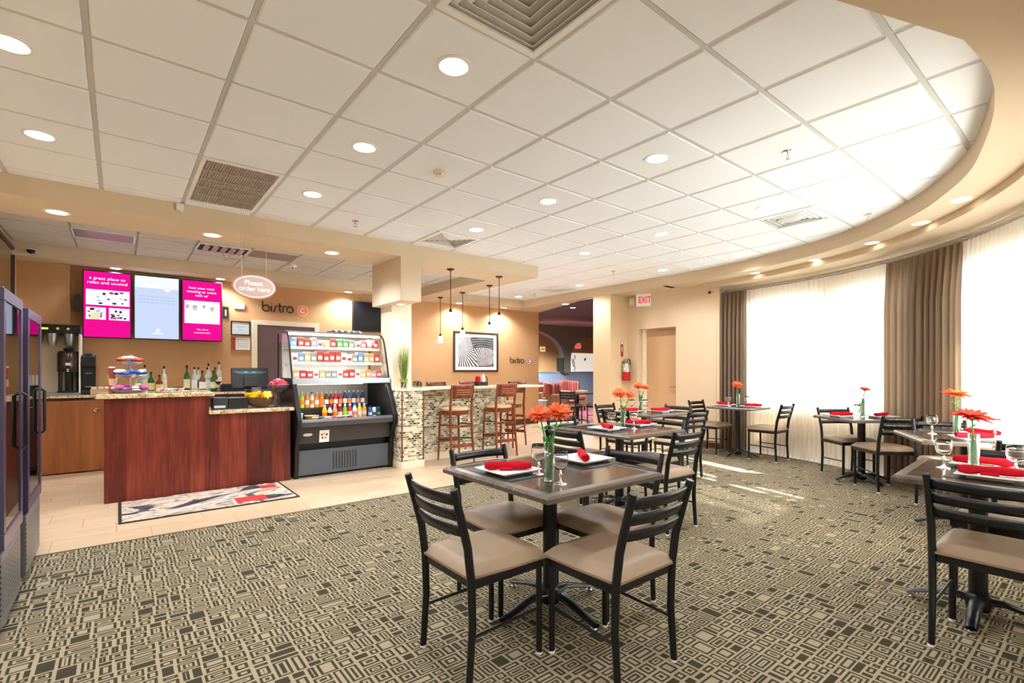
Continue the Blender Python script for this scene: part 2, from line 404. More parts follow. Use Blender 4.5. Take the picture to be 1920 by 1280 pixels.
# curved window wall
def ringwall(mb, r, a0, a1, z0, z1, th=.16, n=None):
    n = n or max(2, int(abs(a1 - a0) / 2.5))
    A = arc(r, a0, a1, n); B = arc(r + th, a0, a1, n)
    for i in range(n):
        p = [A[i], A[i + 1], B[i + 1], B[i]]
        mb.prism(p, z0, z1)
RW = 4.07; SILL = .74; HEAD = 2.40
cw = MB(); ringwall(cw, RW, 10, -112, 0, SILL); ringwall(cw, RW, 10, -112, HEAD, 3.0)
WINS = [(-1, -19), (-20, -38), (-44, -62), (-63, -81), (-82, -100)]
piers = [(10, -1), (-38, -44), (-100, -112)]
for a, b_ in piers: ringwall(cw, RW, a, b_, SILL, HEAD)
for a, b_ in ((-19, -20), (-62, -63), (-81, -82)): ringwall(cw, RW + .03, a, b_, SILL, HEAD, .08, 1)
struct(cw.build('wall_window', wall_cream))
wall_pt = ring(RW, -112)
struct(MB().prism([wall_pt, (2.4, -2.6), (2.55, -2.72), (wall_pt[0] + .15, wall_pt[1])], 0, 3.1).build('wall_corner', wall_cream))
for i, (a, b_) in enumerate(WINS):
    f = MB(); n = 6
    for (u, v) in ((a, a - .8), (b_ + .8, b_)): ringwall(f, RW + .02, u, v, SILL, HEAD, .07, 1)
    ringwall(f, RW + .02, a, b_, SILL, SILL + .05, .07, n); ringwall(f, RW + .02, a, b_, HEAD - .05, HEAD, .07, n)
    wo = struct(f.build('window_%d' % (i + 1), white_m))
    g = MB(); A = arc(RW + .055, a, b_, n)
    for k in range(n): g.quad(A[k] + (SILL,), A[k + 1] + (SILL,), A[k + 1] + (HEAD,), A[k] + (HEAD,))
    g.build('window_pane', pane, wo)
# baseboards
struct(MB().box(3.2, 8.25, YB - .015, YB, 0, .14).build('baseboard_back', basew, bevel=.003))
bbx = MB(); bbx.box(XE - .012, XE, 4.25, 5.07, 0, .1); bbx.box(XE - .012, XE, 5.91, 6.14, 0, .1); struct(bbx.build('baseboard_right', basew))

# main ceiling: lay-in tiles hanging below a grid of bars
TG = .61; GX = -.12; GY = 3.16
def inside(x, y, poly):
    c = False; n = len(poly)
    for i in range(n):
        (x1, y1), (x2, y2) = poly[i], poly[(i + 1) % n]
        if (y1 > y) != (y2 > y) and x < (x2 - x1) * (y - y1) / (y2 - y1) + x1: c = not c
    return c
region = INNER + [(5.15, 8.72), (5.15, 5.75), (-1.05, 5.75)]
region_big = [(CX + (x - CX) * 1.09, CY + (y - CY) * 1.0 - .1) for x, y in INNER] + [(5.0, 8.9), (5.0, 5.85), (-1.2, 5.85)]
DIFF = {(2, -3), (5, 3), (9, -2)}          # tile cells taken by supply diffusers: (i, j) from GX, GY
DIFF4 = (11, 6)
RET = {(1, 2), (1, 3)}
ct = MB(); ct.M = None
for i in range(-2, 14):
    for j in range(-6, 10):
        x0, y0 = GX + i * TG, GY + j * TG
        if (i, j) in DIFF or (i, j) in RET or (i, j) == DIFF4: continue
        # tiles past the soffit stay hidden above it; the beam side is cut
        X0, X1, Y0, Y1 = x0 + .014, x0 + TG - .014, y0 + .014, y0 + TG - .014
        if X1 < -1.05 or Y1 < -2.6: continue
        if Y0 > 5.75 and X1 < 5.15: continue
        if Y0 > 8.75 or X0 > 8.0: continue
        if Y1 > 5.8 and X0 < 5.13:
            if X1 < 5.16: Y1 = 5.76
            else:
                if Y0 > 5.75: X0 = 5.14
        X0 = max(X0, -1.05)
        if Y1 - Y0 < .02 or X1 - X0 < .02: continue
        c = .008
        lo = [ct.addv(p) for p in ((X0 + c, Y0 + c, H), (X1 - c, Y0 + c, H), (X1 - c, Y1 - c, H), (X0 + c, Y1 - c, H))]
        hi = [ct.addv(p) for p in ((X0, Y0, H + .009), (X1, Y0, H + .009), (X1, Y1, H + .009), (X0, Y1, H + .009))]
        ct.face(lo[::-1])
        for k in range(4): ct.face([lo[k], lo[(k + 1) % 4], hi[(k + 1) % 4], hi[k]][::-1])
        ct.face(hi)
ct.mi(1)
for i in range(-2, 15): x0 = GX + i * TG; ct.box(x0 - .013, x0 + .013, -2.6, 8.9, H + .007, H + .012)
for j in range(-10, 10): y0 = GY + j * TG; ct.box(-1.05, 8.4, y0 - .013, y0 + .013, H + .0068, H + .0115)
ct.mi(2).box(-1.2, 8.4, -2.7, 9.3, H + .013, H + .05)
struct(ct.build('ceiling', [ceil_tile, tbar, mat('plenum', '#bdbab3', .9)]))

# soffit over the windows: slab with curved inner edge, step down towards the wall
def offset_path(P, d):
    out = []
    for i, p in enumerate(P):
        a = Vector(P[max(i - 1, 0)]); b2 = Vector(P[min(i + 1, len(P) - 1)]); t = (b2 - a).normalized(); n = Vector((t.y, -t.x))
        out.append((p[0] + n.x * d, p[1] + n.y * d))
    return out
STEP = offset_path(INNER, .30)
sf = MB()
NI = len(INNER)
for i in range(NI - 1):      # inner vertical face + underside
    a, b2 = INNER[i], INNER[i + 1]; c, d2 = STEP[i], STEP[i + 1]
    sf.quad((a[0], a[1], H + .006), (a[0], a[1], ZS), (b2[0], b2[1], ZS), (b2[0], b2[1], H + .006))
    if a[1] < 4.9: sf.quad(a + (ZS,), c + (ZS,), d2 + (ZS,), b2 + (ZS,))
Z2 = 2.70
OUT = offset_path(INNER, 1.1)
for i in range(NI - 1):
    c, d2 = STEP[i], STEP[i + 1]; e, g = OUT[i], OUT[i + 1]
    if c[1] > 4.3 and c[0] > 6: continue
    sf.quad(c + (ZS,), c + (Z2,), d2 + (Z2,), d2 + (ZS,))
    if i == 0: e = (-1.05, -2.6); g = (2.6, -2.6)
    if i == 1: e = (2.6, -2.6)
    sf.quad(c + (Z2,), e + (Z2,), g + (Z2,), d2 + (Z2,))
# straight part along the exit wall and over the lounge opening
sf.poly([(7.35, 5.0, ZS), (8.3, 5.0, ZS), (8.3, 6.3, ZS), (7.36, 6.6, ZS), (7.35, 6.6, ZS)]); sf.poly([(7.65, 4.25, ZS), (8.3, 4.25, ZS), (8.3, 4.999, ZS), (7.65, 4.999, ZS)])
sf.poly([(7.35, 6.6, ZS), (7.36, 6.6, ZS), (8.26, 9.2, ZS), (7.35, 9.2, ZS)])
sf.poly([(7.36, 6.6, ZS), (7.36, 6.6, 3.2), (8.26, 9.2, 3.2), (8.26, 9.2, ZS)])
struct(sf.build('trim_2', soffit_m, smooth=True))
# back soffit strip of the main room
struct(MB().box(5.15, 7.35, 8.72, YB, ZS, H + .05).build('trim_3', soffit_m))
# bar canopy: slab with a rectangular coffer
cp = MB()
cp.box(-1.05, 5.15, 5.75, 6.46, ZS, H + .05); cp.box(-1.05, 5.15, 8.71, YB, ZS, H + .05); cp.box(4.66, 5.15, 6.46, 8.71, ZS, H + .05)
struct(cp.build('trim_4', beam_m))
cc = MB(); cc.mi(0)
for i in range(-2, 9):
    for j in range(0, 4):
        x0 = .185 - TG + (i) * TG; y0 = 6.27 + j * TG
        X0, X1, Y0, Y1 = max(x0 + .012, -1.05), min(x0 + TG - .012, 4.66), max(y0 + .012, 6.46), min(y0 + TG - .012, 8.71)
        if X1 - X0 < .03 or Y1 - Y0 < .03: continue
        cc.box(X0, X1, Y0, Y1, H, H + .02)
cc.mi(1).box(-1.05, 4.66, 6.46, 8.71, H + .008, H + .03)
struct(cc.build('ceiling_bar', [mat('bar_ceiling_tile', '#d6d3cd', .9), mat('bar_grid', '#a49c90', .6)]))

# ================================================================== columns at the bar
uc = MB(); uc.box(2.81, 3.10, 5.749, 6.65, 2.21, ZS + .02); struct(uc.build('wall_post_upper', [mat_paint('post_cream', '#dcc8ac')], bevel=.004))
lc = MB(); lc.box(2.94, 3.24, 6.29, 6.65, 0, 2.78); struct(lc.build('wall_post', mat_paint('post_pale', '#efdcc4'), bevel=.004))

# ================================================================== ceiling fittings
def make_downlight(label, x, y, z, energy=LAMP_W, r=.074, spot=150, group='recessed downlights in the ceiling'):
    t = thing('ceiling_downlight', label, 'ceiling light', (x, y, z), 0, group)
    MB().lathe([(r, .012), (r, -.002), (r + .004, -.006), (r + .022, -.004), (r + .024, .001)], n=28).build('trim_ring', white_m, t, smooth=True)
    MB().lathe([(0, -.0035), (r * .7, -.003), (r + .002, .001)], n=28).build('lamp_lens', lampe, t, smooth=True)
    lamp('downlight_lamp', (0, 0, -.03), energy, t, .07, spot=spot)
    return t
ROWN = {2.245: 'nearest', 3.465: 'middle', 4.685: 'farthest'}
COLN = {-.425: 'above the glass door coolers', 1.405: 'second row from the left', 3.235: 'third row from the left', 5.065: 'fourth row from the left', 6.895: 'fifth row from the left'}
for X_ in (-.425, 1.405, 3.235, 5.065, 6.895):
    for Y_ in (2.245, 3.465, 4.685, 6.515, 8.345):
        if Y_ > 5 and X_ < 5.1: continue
        if X_ > 6.8 and Y_ < 4: continue
        nm = ROWN.get(Y_, 'second to last' if Y_ < 7 else 'last')
        make_downlight('recessed ceiling downlight, %s of the ones %s' % (nm, COLN[X_]), X_, Y_, H)
make_downlight('recessed downlight above the second room corner near the exit sign', 6.895, 3.465, H)
for X_, Y_, n_ in ((-.4, .9, 'left'), (-.4, -1.2, 'rear left'), (.9, -1.6, 'rear middle'), (2.1, -1.4, 'rear right'), (1.2, .1, 'middle')):  # unseen lamps added to brighten the near ceiling
    make_downlight('added unseen downlight in the low soffit over the camera side of the room, %s' % n_, X_, Y_, 2.70, 36, group='added downlights behind the camera')
for k, (X_, n_) in enumerate(((-.44, 'left end, above the coolers'), (.79, 'middle, left of the oval sign'), (2.07, 'right, beside the post'))):
    make_downlight('downlight under the cream beam over the counter, %s' % n_, X_, 6.13, ZS, 42, group='downlights under the canopy beam')
for k, (X_, n_) in enumerate(((-.03, 'above the left pink menu screen'), (1.27, 'above the right pink menu screen'), (3.33, 'above the dark television'), (5.76, 'above the framed print'), (6.98, 'between print and wall logo'))):
    make_downlight('wall washing downlight in rear soffit %s' % n_, X_, 8.98, ZS, 40, .06, group='downlights washing the back wall')
make_downlight('small spotlight shining down the pale post above the grass plant', 2.99, 6.12, 2.209, 5, .045, 100, 'downlights washing the back wall')
make_downlight('downlight in the soffit over the lounge opening', 7.66, 7.66, ZS, 11, .07)
for a, n_ in ((-62, 'nearest to the camera, at the right edge'), (-50.5, 'second from the right edge'), (-38, 'above the middle drape'), (-23.5, 'above the corner window table'), (-8, 'above the far drape')):
    px, py = ring(3.47, a); make_downlight('small downlight in curved window soffit, %s' % n_, px, py, ZS, 5, .055, 95, group='downlights along the curved soffit')

def diffuser(label, i, j, steps=5):
    x0, y0 = GX + i * TG + .012, GY + j * TG + .012; s = TG - .024
    t = thing('air_diffuser', label, 'air vent', (x0 + s / 2, y0 + s / 2, H), 0, 'ceiling supply air diffusers')
    f = MB(); h = s / 2
    for (a, b2, c, d2) in ((-h, h, -h, -h + .035), (-h, h, h - .035, h), (-h, -h + .035, -h + .035, h - .035), (h - .035, h, -h + .035, h - .035)): f.box(a, b2, c, d2, -.004, .008)
    f.build('frame', white_m, t)
    MB().box(-h + .03, h - .03, -h + .03, h - .03, .05, .06).build('backing', darkhole, t)
    for k in range(steps):          # nested sloping louvre rings
        r0 = h - .035 - k * (h - .06) / steps; r1 = r0 - (h - .06) / steps * .72
        l = MB(); z0, z1 = -.002, .036
        c0 = [(-r0, -r0), (r0, -r0), (r0, r0), (-r0, r0)]; c1 = [(-r1, -r1), (r1, -r1), (r1, r1), (-r1, r1)]
        for q in range(4):
            a, b2 = c0[q], c0[(q + 1) % 4]; c, d2 = c1[q], c1[(q + 1) % 4]
            l.quad(a + (z1,), b2 + (z1,), d2 + (z0,), c + (z0,))
        l.build('louvre', white_m, t, solid=.003)
diffuser('large louvred ceiling diffuser at the top of the picture', 2, -3)
diffuser('louvred ceiling diffuser beside the bar canopy', 5, 3)
diffuser('louvred ceiling diffuser near the curved soffit', 9, -2)
diffuser('louvred ceiling diffuser in front of the lounge opening', *DIFF4)
# return grille 2 x 4 ft
t = thing('return_grille', 'big dark slotted return air grille in the ceiling tiles', 'air vent', (GX + 1.5 * TG, GY + 3 * TG, H))
f = MB(); a, b2 = TG / 2 - .012, TG - .012
f.box(-a, a, -b2, -b2 + .03, -.004, .01).box(-a, a, b2 - .03, b2, -.004, .01).box(-a, -a + .03, -b2 + .03, b2 - .03, -.004, .01).box(a - .03, a, -b2 + .03, b2 - .03, -.004, .01); f.build('frame', white_m, t)
MB().box(-a + .01, a - .01, -b2 + .01, b2 - .01, .03, .04).build('backing', mat('vent_black', '#120e0e', .9), t)
g = MB()
for k in range(1, 5): yy = -b2 + .03 + k * (2 * b2 - .06) / 5; g.box(-a + .03, a - .03, yy - .008, yy + .008, -.002, .02)
for k in range(1, 27): xx = -a + .03 + k * (2 * a - .06) / 27; g.box(xx - .0035, xx + .0035, -b2 + .03, b2 - .03, .002, .02)
g.build('grille_bars', mat('grille_beige', '#b9a99b', .5), t)
# smoke detector, sprinklers, speaker, sensor box
t = thing('smoke_detector', 'round beige smoke detector on the ceiling', 'smoke detector', (2.06, 3.5, H))
MB().lathe([(.055, .002), (.06, -.012), (.048, -.02), (.03, -.022)], n=24).build('base', mat('detector_beige', '#e6ddcc', .5), t, smooth=True)
MB().lathe([(.034, -.02), (.03, -.042), (0, -.046)], n=20).build('sensing_chamber', mat('detector_beige'), t, smooth=True)
for q in range(3): MB().cbox((.03 * math.cos(q * 2.1), .03 * math.sin(q * 2.1), -.034), (.01, .006, .01), q * 2.1).build('vent_slot', blackp, t)
def sprinkler(x, y, z, lab):
    t = thing('fire_sprinkler', lab, 'sprinkler', (x, y, z), 0, 'ceiling fire sprinklers')
    MB().lathe([(0, .002), (.035, .001), (.037, -.004), (.012, -.008), (0, -.008)], n=20).build('escutcheon', chrome, t, smooth=True)
    MB().tube([(0, 0, -.006), (0, 0, -.03)], .006).tube([(-.012, 0, -.03), (-.014, 0, -.05), (0, 0, -.06)], .003).tube([(.012, 0, -.03), (.014, 0, -.05), (0, 0, -.06)], .003).tube([(-.012, 0, -.03), (.012, 0, -.03)], .003).build('sprinkler_frame', chrome, t)
    MB().lathe([(0, -.06), (.02, -.062), (0, -.064)], n=12).build('deflector', steel, t)
sprinkler(3.89, 1.57, H, 'chrome fire sprinkler in the ceiling, nearest to the camera')
sprinkler(6.08, 1.68, H, 'chrome fire sprinkler just inside the curved soffit')
sprinkler(2.02, 5.23, H, 'dark fire sprinkler near the counter beam')
sprinkler(6.33, 5.23, H, 'dark fire sprinkler in the far ceiling, middle')
sprinkler(6.87, 7.78, H, 'fire sprinkler farthest back near the lounge opening')
sprinkler(1.18, 7.95, H, 'chrome fire sprinkler in the coffer above the bar')
tag(MB().lathe([(0, -.006), (.10, -.006), (.115, -.001), (.115, .003)], (5.67, 2.27, H), 32).build('ceiling_speaker', mat('speaker_grey', '#c9ccca', .7), smooth=True), 'round flat grey speaker grille in the ceiling beside the diffuser', 'speaker')
t = thing('motion_sensor', 'small white sensor box on the beam beside the return grille', 'sensor', (.47, 5.748, 2.90))
MB().box(-.03, .03, -.03, .0, -.035, .035).build('housing', white_m, t, bevel=.006)
MB().lathe([(0, -.05), (.018, -.045), (.022, -.034)], (0, -.015, 0), 14).build('lens', mat('sensor_lens', '#d9d9e6', .2), t, smooth=True)
# fittings in the bar coffer
t = thing('ceiling_light_panel', 'unlit grey lens panel in the coffer above the bar', 'ceiling light', (-.13, 7.7, H - .004))
MB().box(-.28, .28, -.22, .22, 0, .01).build('lens', mat('grey_lens', '#8d8793', .3), t)
MB().box(-.295, .295, .22, .235, -.004, .01).box(-.295, .295, -.235, -.22, -.004, .01).box(-.295, -.28, -.22, .22, -.004, .01).box(.28, .295, -.22, .22, -.004, .01).build('frame', white_m, t)
t = thing('bar_ceiling_vent', 'metal air vent in the coffer above the bar', 'air vent', (1.1, 7.55, H - .004))
MB().box(-.28, .28, -.2, .2, .0, .006).build('backing', darkhole, t)
for k in range(5): MB().cbox((-.2 + k * .1, 0, -.008), (.07, .38, .004), ry=R(25)).build('louvre', mat('vent_mauve', '#b59a98', .4), t)
f = MB(); f.box(-.3, .3, -.22, -.2, -.01, .01).box(-.3, .3, .2, .22, -.01, .01).box(-.3, -.28, -.2, .2, -.01, .01).box(.28, .3, -.2, .2, -.01, .01).build('frame', white_m, t)
t = thing('bar_return_vent', 'brown air grille in the coffer behind the oval sign', 'air vent', (1.72, 7.55, H - .004))
MB().box(-.28, .28, -.2, .2, -.004, .006).build('grille', mat('vent_taupe', '#a8928a', .6), t)
for k in range(9): MB().box(-.26, .26, -.18 + k * .045, -.17 + k * .045, -.008, -.004).build('slat', mat('vent_mauve'), t)
t = thing('smoke_detector', 'white smoke detector in the coffer above the bar', 'smoke detector', (2.1, 8.0, H - .001))
MB().lathe([(.06, .002), (.06, -.02), (.035, -.04), (0, -.042)], n=20).build('base', white_m, t, smooth=True)
MB().lathe([(0, -.052), (.014, -.05), (.018, -.04)], n=12).build('sensing_chamber', blackp, t)
t = thing('security_camera', 'white security dome camera above the bar corner', 'camera', (-.86, 8.66, 2.83))
MB().box(-.045, .045, .0, .05, -.03, .03).tube([(0, 0, 0), (0, -.06, 0)], .03, 14).build('housing', white_m, t, smooth=True)
MB().lathe([(0, -.05), (.03, -.04), (.042, -.015), (.044, 0)], (0, -.07, 0), 18).build('dome_lens', mat('black_lens', '#0b0b0d', .05), t, smooth=True)

# oval hanging sign
t = thing('hanging_sign', 'oval "Please order here" sign hanging from two cords', 'sign', (1.10, 5.6, 2.175))
def oval(rx, rz, y0, y1, name, m, n=48):
    return MB().prism([(rx * math.cos(2 * math.pi * i / n), rz * math.sin(2 * math.pi * i / n)) for i in range(n)], y0, y1, 'y').build(name, m, t)
oval(.205, .125, -.002, .012, 'sign_board', mat('salmon_rim', '#d98a74', .5))
oval(.192, .112, -.006, -.002, 'white_border', mat('sign_white', '#fff2e8', .5, emis='#ffeede', es=.15))
oval(.180, .101, -.009, -.006, 'sign_face', mat('sign_face', '#c9ada2', .5))
text_mesh('Please', .068, .001, mat('sign_white'), 'lettering', t, facingY(-.012, -.011, .035), bold=.0012)
text_mesh('order here', .066, .001, mat('sign_white'), 'lettering', t, facingY(.0, -.011, -.026), bold=.0012)
for sx in (-.12, .11): MB().tube([(sx, 0, .10), (sx, 0, H - 2.175)], .0025, 6).build('cord', mat('beige_cord', '#e6d2ac', .6), t)

# pendants
def pendant(label, x, y, drop, r=.05):
    t = thing('pendant_lamp', label, 'pendant lamp', (x, y, ZS), 0, 'glass pendant lamps over the bar')
    MB().lathe([(0, -.03), (.02, -.03), (.055, -.012), (.058, .001)], n=20).build('canopy', bronze, t, smooth=True)
    MB().tube([(0, 0, -.02), (0, 0, -drop + .16)], .006, 8).build('rod', bronze, t)
    MB().lathe([(.008, .05), (.022, .035), (.028, .0), (.024, -.005)], (0, 0, -drop + .13), 16).build('socket_cap', bronze, t, smooth=True)
    MB().lathe([(.026, .13), (.042, .11), (.048, .06), (.056, 0), (.053, 0), (.044, .06), (.038, .105), (.02, .125)], (0, 0, -drop), 20).build('glass_shade', mat('frosted_shade', '#fff7ee', .35, trans=.35, emis='#fff0dc', es=1.6), t, smooth=True)
    MB().lathe([(0, -.002), (.03, .01), (.036, .05), (0, .08)], (0, 0, -drop + .01), 14).build('bulb', mat_emit('bulb_glow', '#fff1da', 12), t, smooth=True)
    lamp('pendant_light', (0, 0, -drop - .04), 5, t, .04)
pendant('glass pendant over the bar, long rod, nearest to the post', 3.73, 6.04, .75)
pendant('glass pendant over the bar, rightmost and lowest in front', 4.61, 6.05, .73)
pendant('glass pendant in the middle row left of the framed print', 5.02, 7.71, .83)
pendant('glass pendant just behind the rightmost one', 4.96, 6.78, .80)
pendant('glass pendant farthest back by the pale post', 5.01, 8.5, .90)

# ================================================================== curtains
def curtain(name, label, a0, a1, r, z0, z1, npl, amp, m, cat, th=0.0, top_pinch=True, waver=0, group=None):
    n = npl * 10; nz = 14
    seeds = [rnd.uniform(.75, 1.25) for _ in range(npl + 2)]
    def fn(u, v):
        z = z1 + (z0 - z1) * v; ph = u * npl * 2 * math.pi; k = int(u * npl)
        env = .35 + .65 * min(1, v * 5) if top_pinch else 1
        rr = r - amp * env * seeds[k] * (math.cos(ph)) + waver * .01 * math.sin(v * 5 + k)
        aa = a0 + (a1 - a0) * u + .35 * env * math.sin(ph * 2) * (a1 - a0) / abs(a1 - a0) * .4 * amp / .05
        x, y = ring(rr, aa); return (x, y, z)
    return tag(MB().grid(fn, n, nz).build(name, m, smooth='all'), label, cat, group)
ZR = 2.64
curtain('drape', 'taupe pleated drape at the far end of the curved window', 5.2, -1.9, 3.93, .008, ZR - .03, 7, .05, drape_m, 'curtain')
curtain('drape', 'taupe pleated drape between the two bright windows', -33.2, -48.3, 3.92, .008, ZR - .03, 11, .055, drape_m, 'curtain')
curtain('sheer_curtain', 'white sheer curtain over the far window', -1.2, -16.2, 3.95, .008, ZR - .03, 16, .030, sheer_m, 'curtain')
curtain('sheer_curtain', 'white sheer curtain left of the middle drape', -16.3, -33.4, 3.95, .008, ZR - .03, 16, .030, sheer_m, 'curtain')
curtain('sheer_curtain', 'bright sheer curtain at the right edge of the picture', -48.0, -62.3, 3.95, .008, ZR - .03, 16, .030, sheer_m, 'curtain')
curtain('sheer_curtain', 'sheer curtain behind the camera side tables', -78.4, -104, 3.95, .008, ZR - .03, 26, .030, sheer_m, 'curtain')
curtain('sheer_curtain', 'sheer curtain panel between the sunlit gaps', -66.2, -74.6, 3.95, .008, ZR - .03, 8, .030, sheer_m, 'curtain')
curtain('sheer_curtain', 'narrow sheer curtain strip between the sunlit gaps', -75.5, -77.4, 3.95, .008, ZR - .03, 2, .015, sheer_m, 'curtain')
t = thing('curtain_rod', 'curved double curtain rod above the windows', 'curtain rod', (0, 0, 0))
MB().tube([(x, y, ZR) for x, y in arc(3.90, 6.6, -104, 70)], .011, 8).build('front_rod', steel, t, smooth=True)
MB().tube([(x, y, ZR - .015) for x, y in arc(3.97, 6.6, -104, 70)], .009, 8).build('rear_rod', steel, t, smooth=True)
px, py = ring(3.90, 7.0); MB().lathe([(0, -.03), (.022, -.015), (.026, 0), (.022, .015), (0, .03)], (px, py, ZR), 14).build('finial', bronze, t, smooth=True)
for a in (3, -16, -32, -49, -66, -83, -100):
    p, q = ring(3.88, a), ring(RW - .002, a); MB().tube([p + (ZR - .01,), q + (ZR - .01,)], .008, 6).build('bracket', steel, t)
rg = MB(); na = 0
for a0, a1, k in ((5, -2, 14), (-33, -48, 24)):
    for i in range(k + 1):
        p = ring(3.90, a0 + (a1 - a0) * i / k)
        MB().lathe([(.013, -.004), (.017, -.004), (.017, .004), (.013, .004), (.013, -.004)], (p[0], p[1], ZR), 10).build('curtain_ring', steel, t)
for a, zz in ((-13.5, .80), (-20.4, .78)):
    p = ring(4.0, a); q = thing('blind_cord', 'thin blind cord hanging in the far window' if a > -15 else 'thin blind cord hanging nearer the middle drape', 'cord', (p[0], p[1], 0))
    MB().tube([(0, 0, 2.5), (0, 0, zz + .05)], .0015, 5).build('cord', white_m, q); MB().lathe([(0, .05), (.008, .035), (.01, 0), (0, -.004)], (0, 0, zz), 10).build('tassel', mat('tassel_grey', '#8d8d8d', .5), q)

# ================================================================== dining chairs
def seatpad(w, d, z, h, nx=10, ny=10, bow=.012):
    mb = MB()
    def fn(u, v):
        x = (u - .5) * 2; y = (v - .5) * 2
        wx = d / 2 * x; wy = (w / 2) * y * (1.0 if x > 0 else 1 + .06 * x)
        e = (1 - abs(x) ** 5) * (1 - abs(y) ** 5)
        return (wx, wy, z + h * (.35 + .65 * e ** .35) if e > 0 else z + h * .2)
    mb.grid(fn, 14, 14)
    def fb(u, v): p = fn(u, 1 - v); return (p[0], p[1], z)
    mb.grid(fb, 14, 14)
    # side skirt
    N = 14
    def edge(f, seq): return [f(u, v) for u, v in seq]
    seq = [(i / N, 0) for i in range(N)] + [(1, i / N) for i in range(N)] + [(1 - i / N, 1) for i in range(N)] + [(0, 1 - i / N) for i in range(N)]
    top = [fn(u, v) for u, v in seq]
    for i in range(len(seq)):
        a, b2 = top[i], top[(i + 1) % len(seq)]
        mb.quad((a[0], a[1], z), (b2[0], b2[1], z), b2, a)
    return mb
def make_chair():
    t = thing('dining_chair', 'x', 'chair')
    w, d = .40, .40
    seatpad(.42, .43, .445, .055).build('seat', vinyl, t, smooth='all')
    f = MB(); f.box(-d / 2 - .005, d / 2 - .005, -.205, -.18, .405, .445).box(-d / 2 - .005, d / 2 - .005, .18, .205, .405, .445).box(d / 2 - .03, d / 2 - .005, -.18, .18, .405, .445).box(-d / 2 - .005, -d / 2 + .02, -.18, .18, .405, .445); f.build('seat_frame', black, t, bevel=.004)
    for s in (-1, 1):
        lg = MB().tube([(d / 2 - .018, s * .185, .41), (d / 2 - .018, s * .187, .012)], .0135, 10, (1, 1.15)).build('front_leg', black, t, smooth=True)
        MB().lathe([(0, 0), (.013, 0), (.0155, .004), (.0155, .013), (0, .013)], (d / 2 - .018, s * .187, 0), 10).build('glide', white_m, lg)
        pts = [(-d / 2 - .012, s * .195, .012), (-d / 2 + .004, s * .195, .25), (-d / 2 - .002, s * .195, .44), (-d / 2 - .02, s * .195, .58), (-d / 2 - .055, s * .197, .71), (-d / 2 - .09, s * .20, .832)]
        lg = MB().tube(pts, [.0135, .015, .0165, .0165, .016, .015], 10, (1.15, 1)).build('back_leg', black, t, smooth=True)
        MB().lathe([(0, 0), (.013, 0), (.0155, .004), (.0155, .013), (0, .013)], (-d / 2 - .012, s * .195, 0), 10).build('glide', white_m, lg)
        MB().tube([(-d / 2 + .005, s * .193, .20), (d / 2 - .02, s * .187, .215)], .0075, 8).build('side_stretcher', black, t, smooth=True)
    for zc, xo in ((.787, -.076), (.719, -.057), (.651, -.038)):
        def fn(u, v, zc=zc, xo=xo):
            y = (u - .5) * .39; bow = -.03 * (1 - (2 * u - 1) ** 2)
            return (-d / 2 + xo + bow - .012 * (v - .5) * 1, y, zc + (v - .5) * .046)
        MB().grid(fn, 10, 2).build('back_slat', black, t, smooth=True, solid=.012)
    return t
chair = make_chair(); chair_used = [False]
def put_chair(x, y, deg, label, group='black ladder-back dining chairs'):
    if not chair_used[0]:
        chair_used[0] = True; chair.location = (x, y, 0); chair.rotation_euler = (0, 0, R(deg)); chair['label'] = label; chair['group'] = group; return chair
    return dup(chair, (x, y, 0), R(deg), label, group)
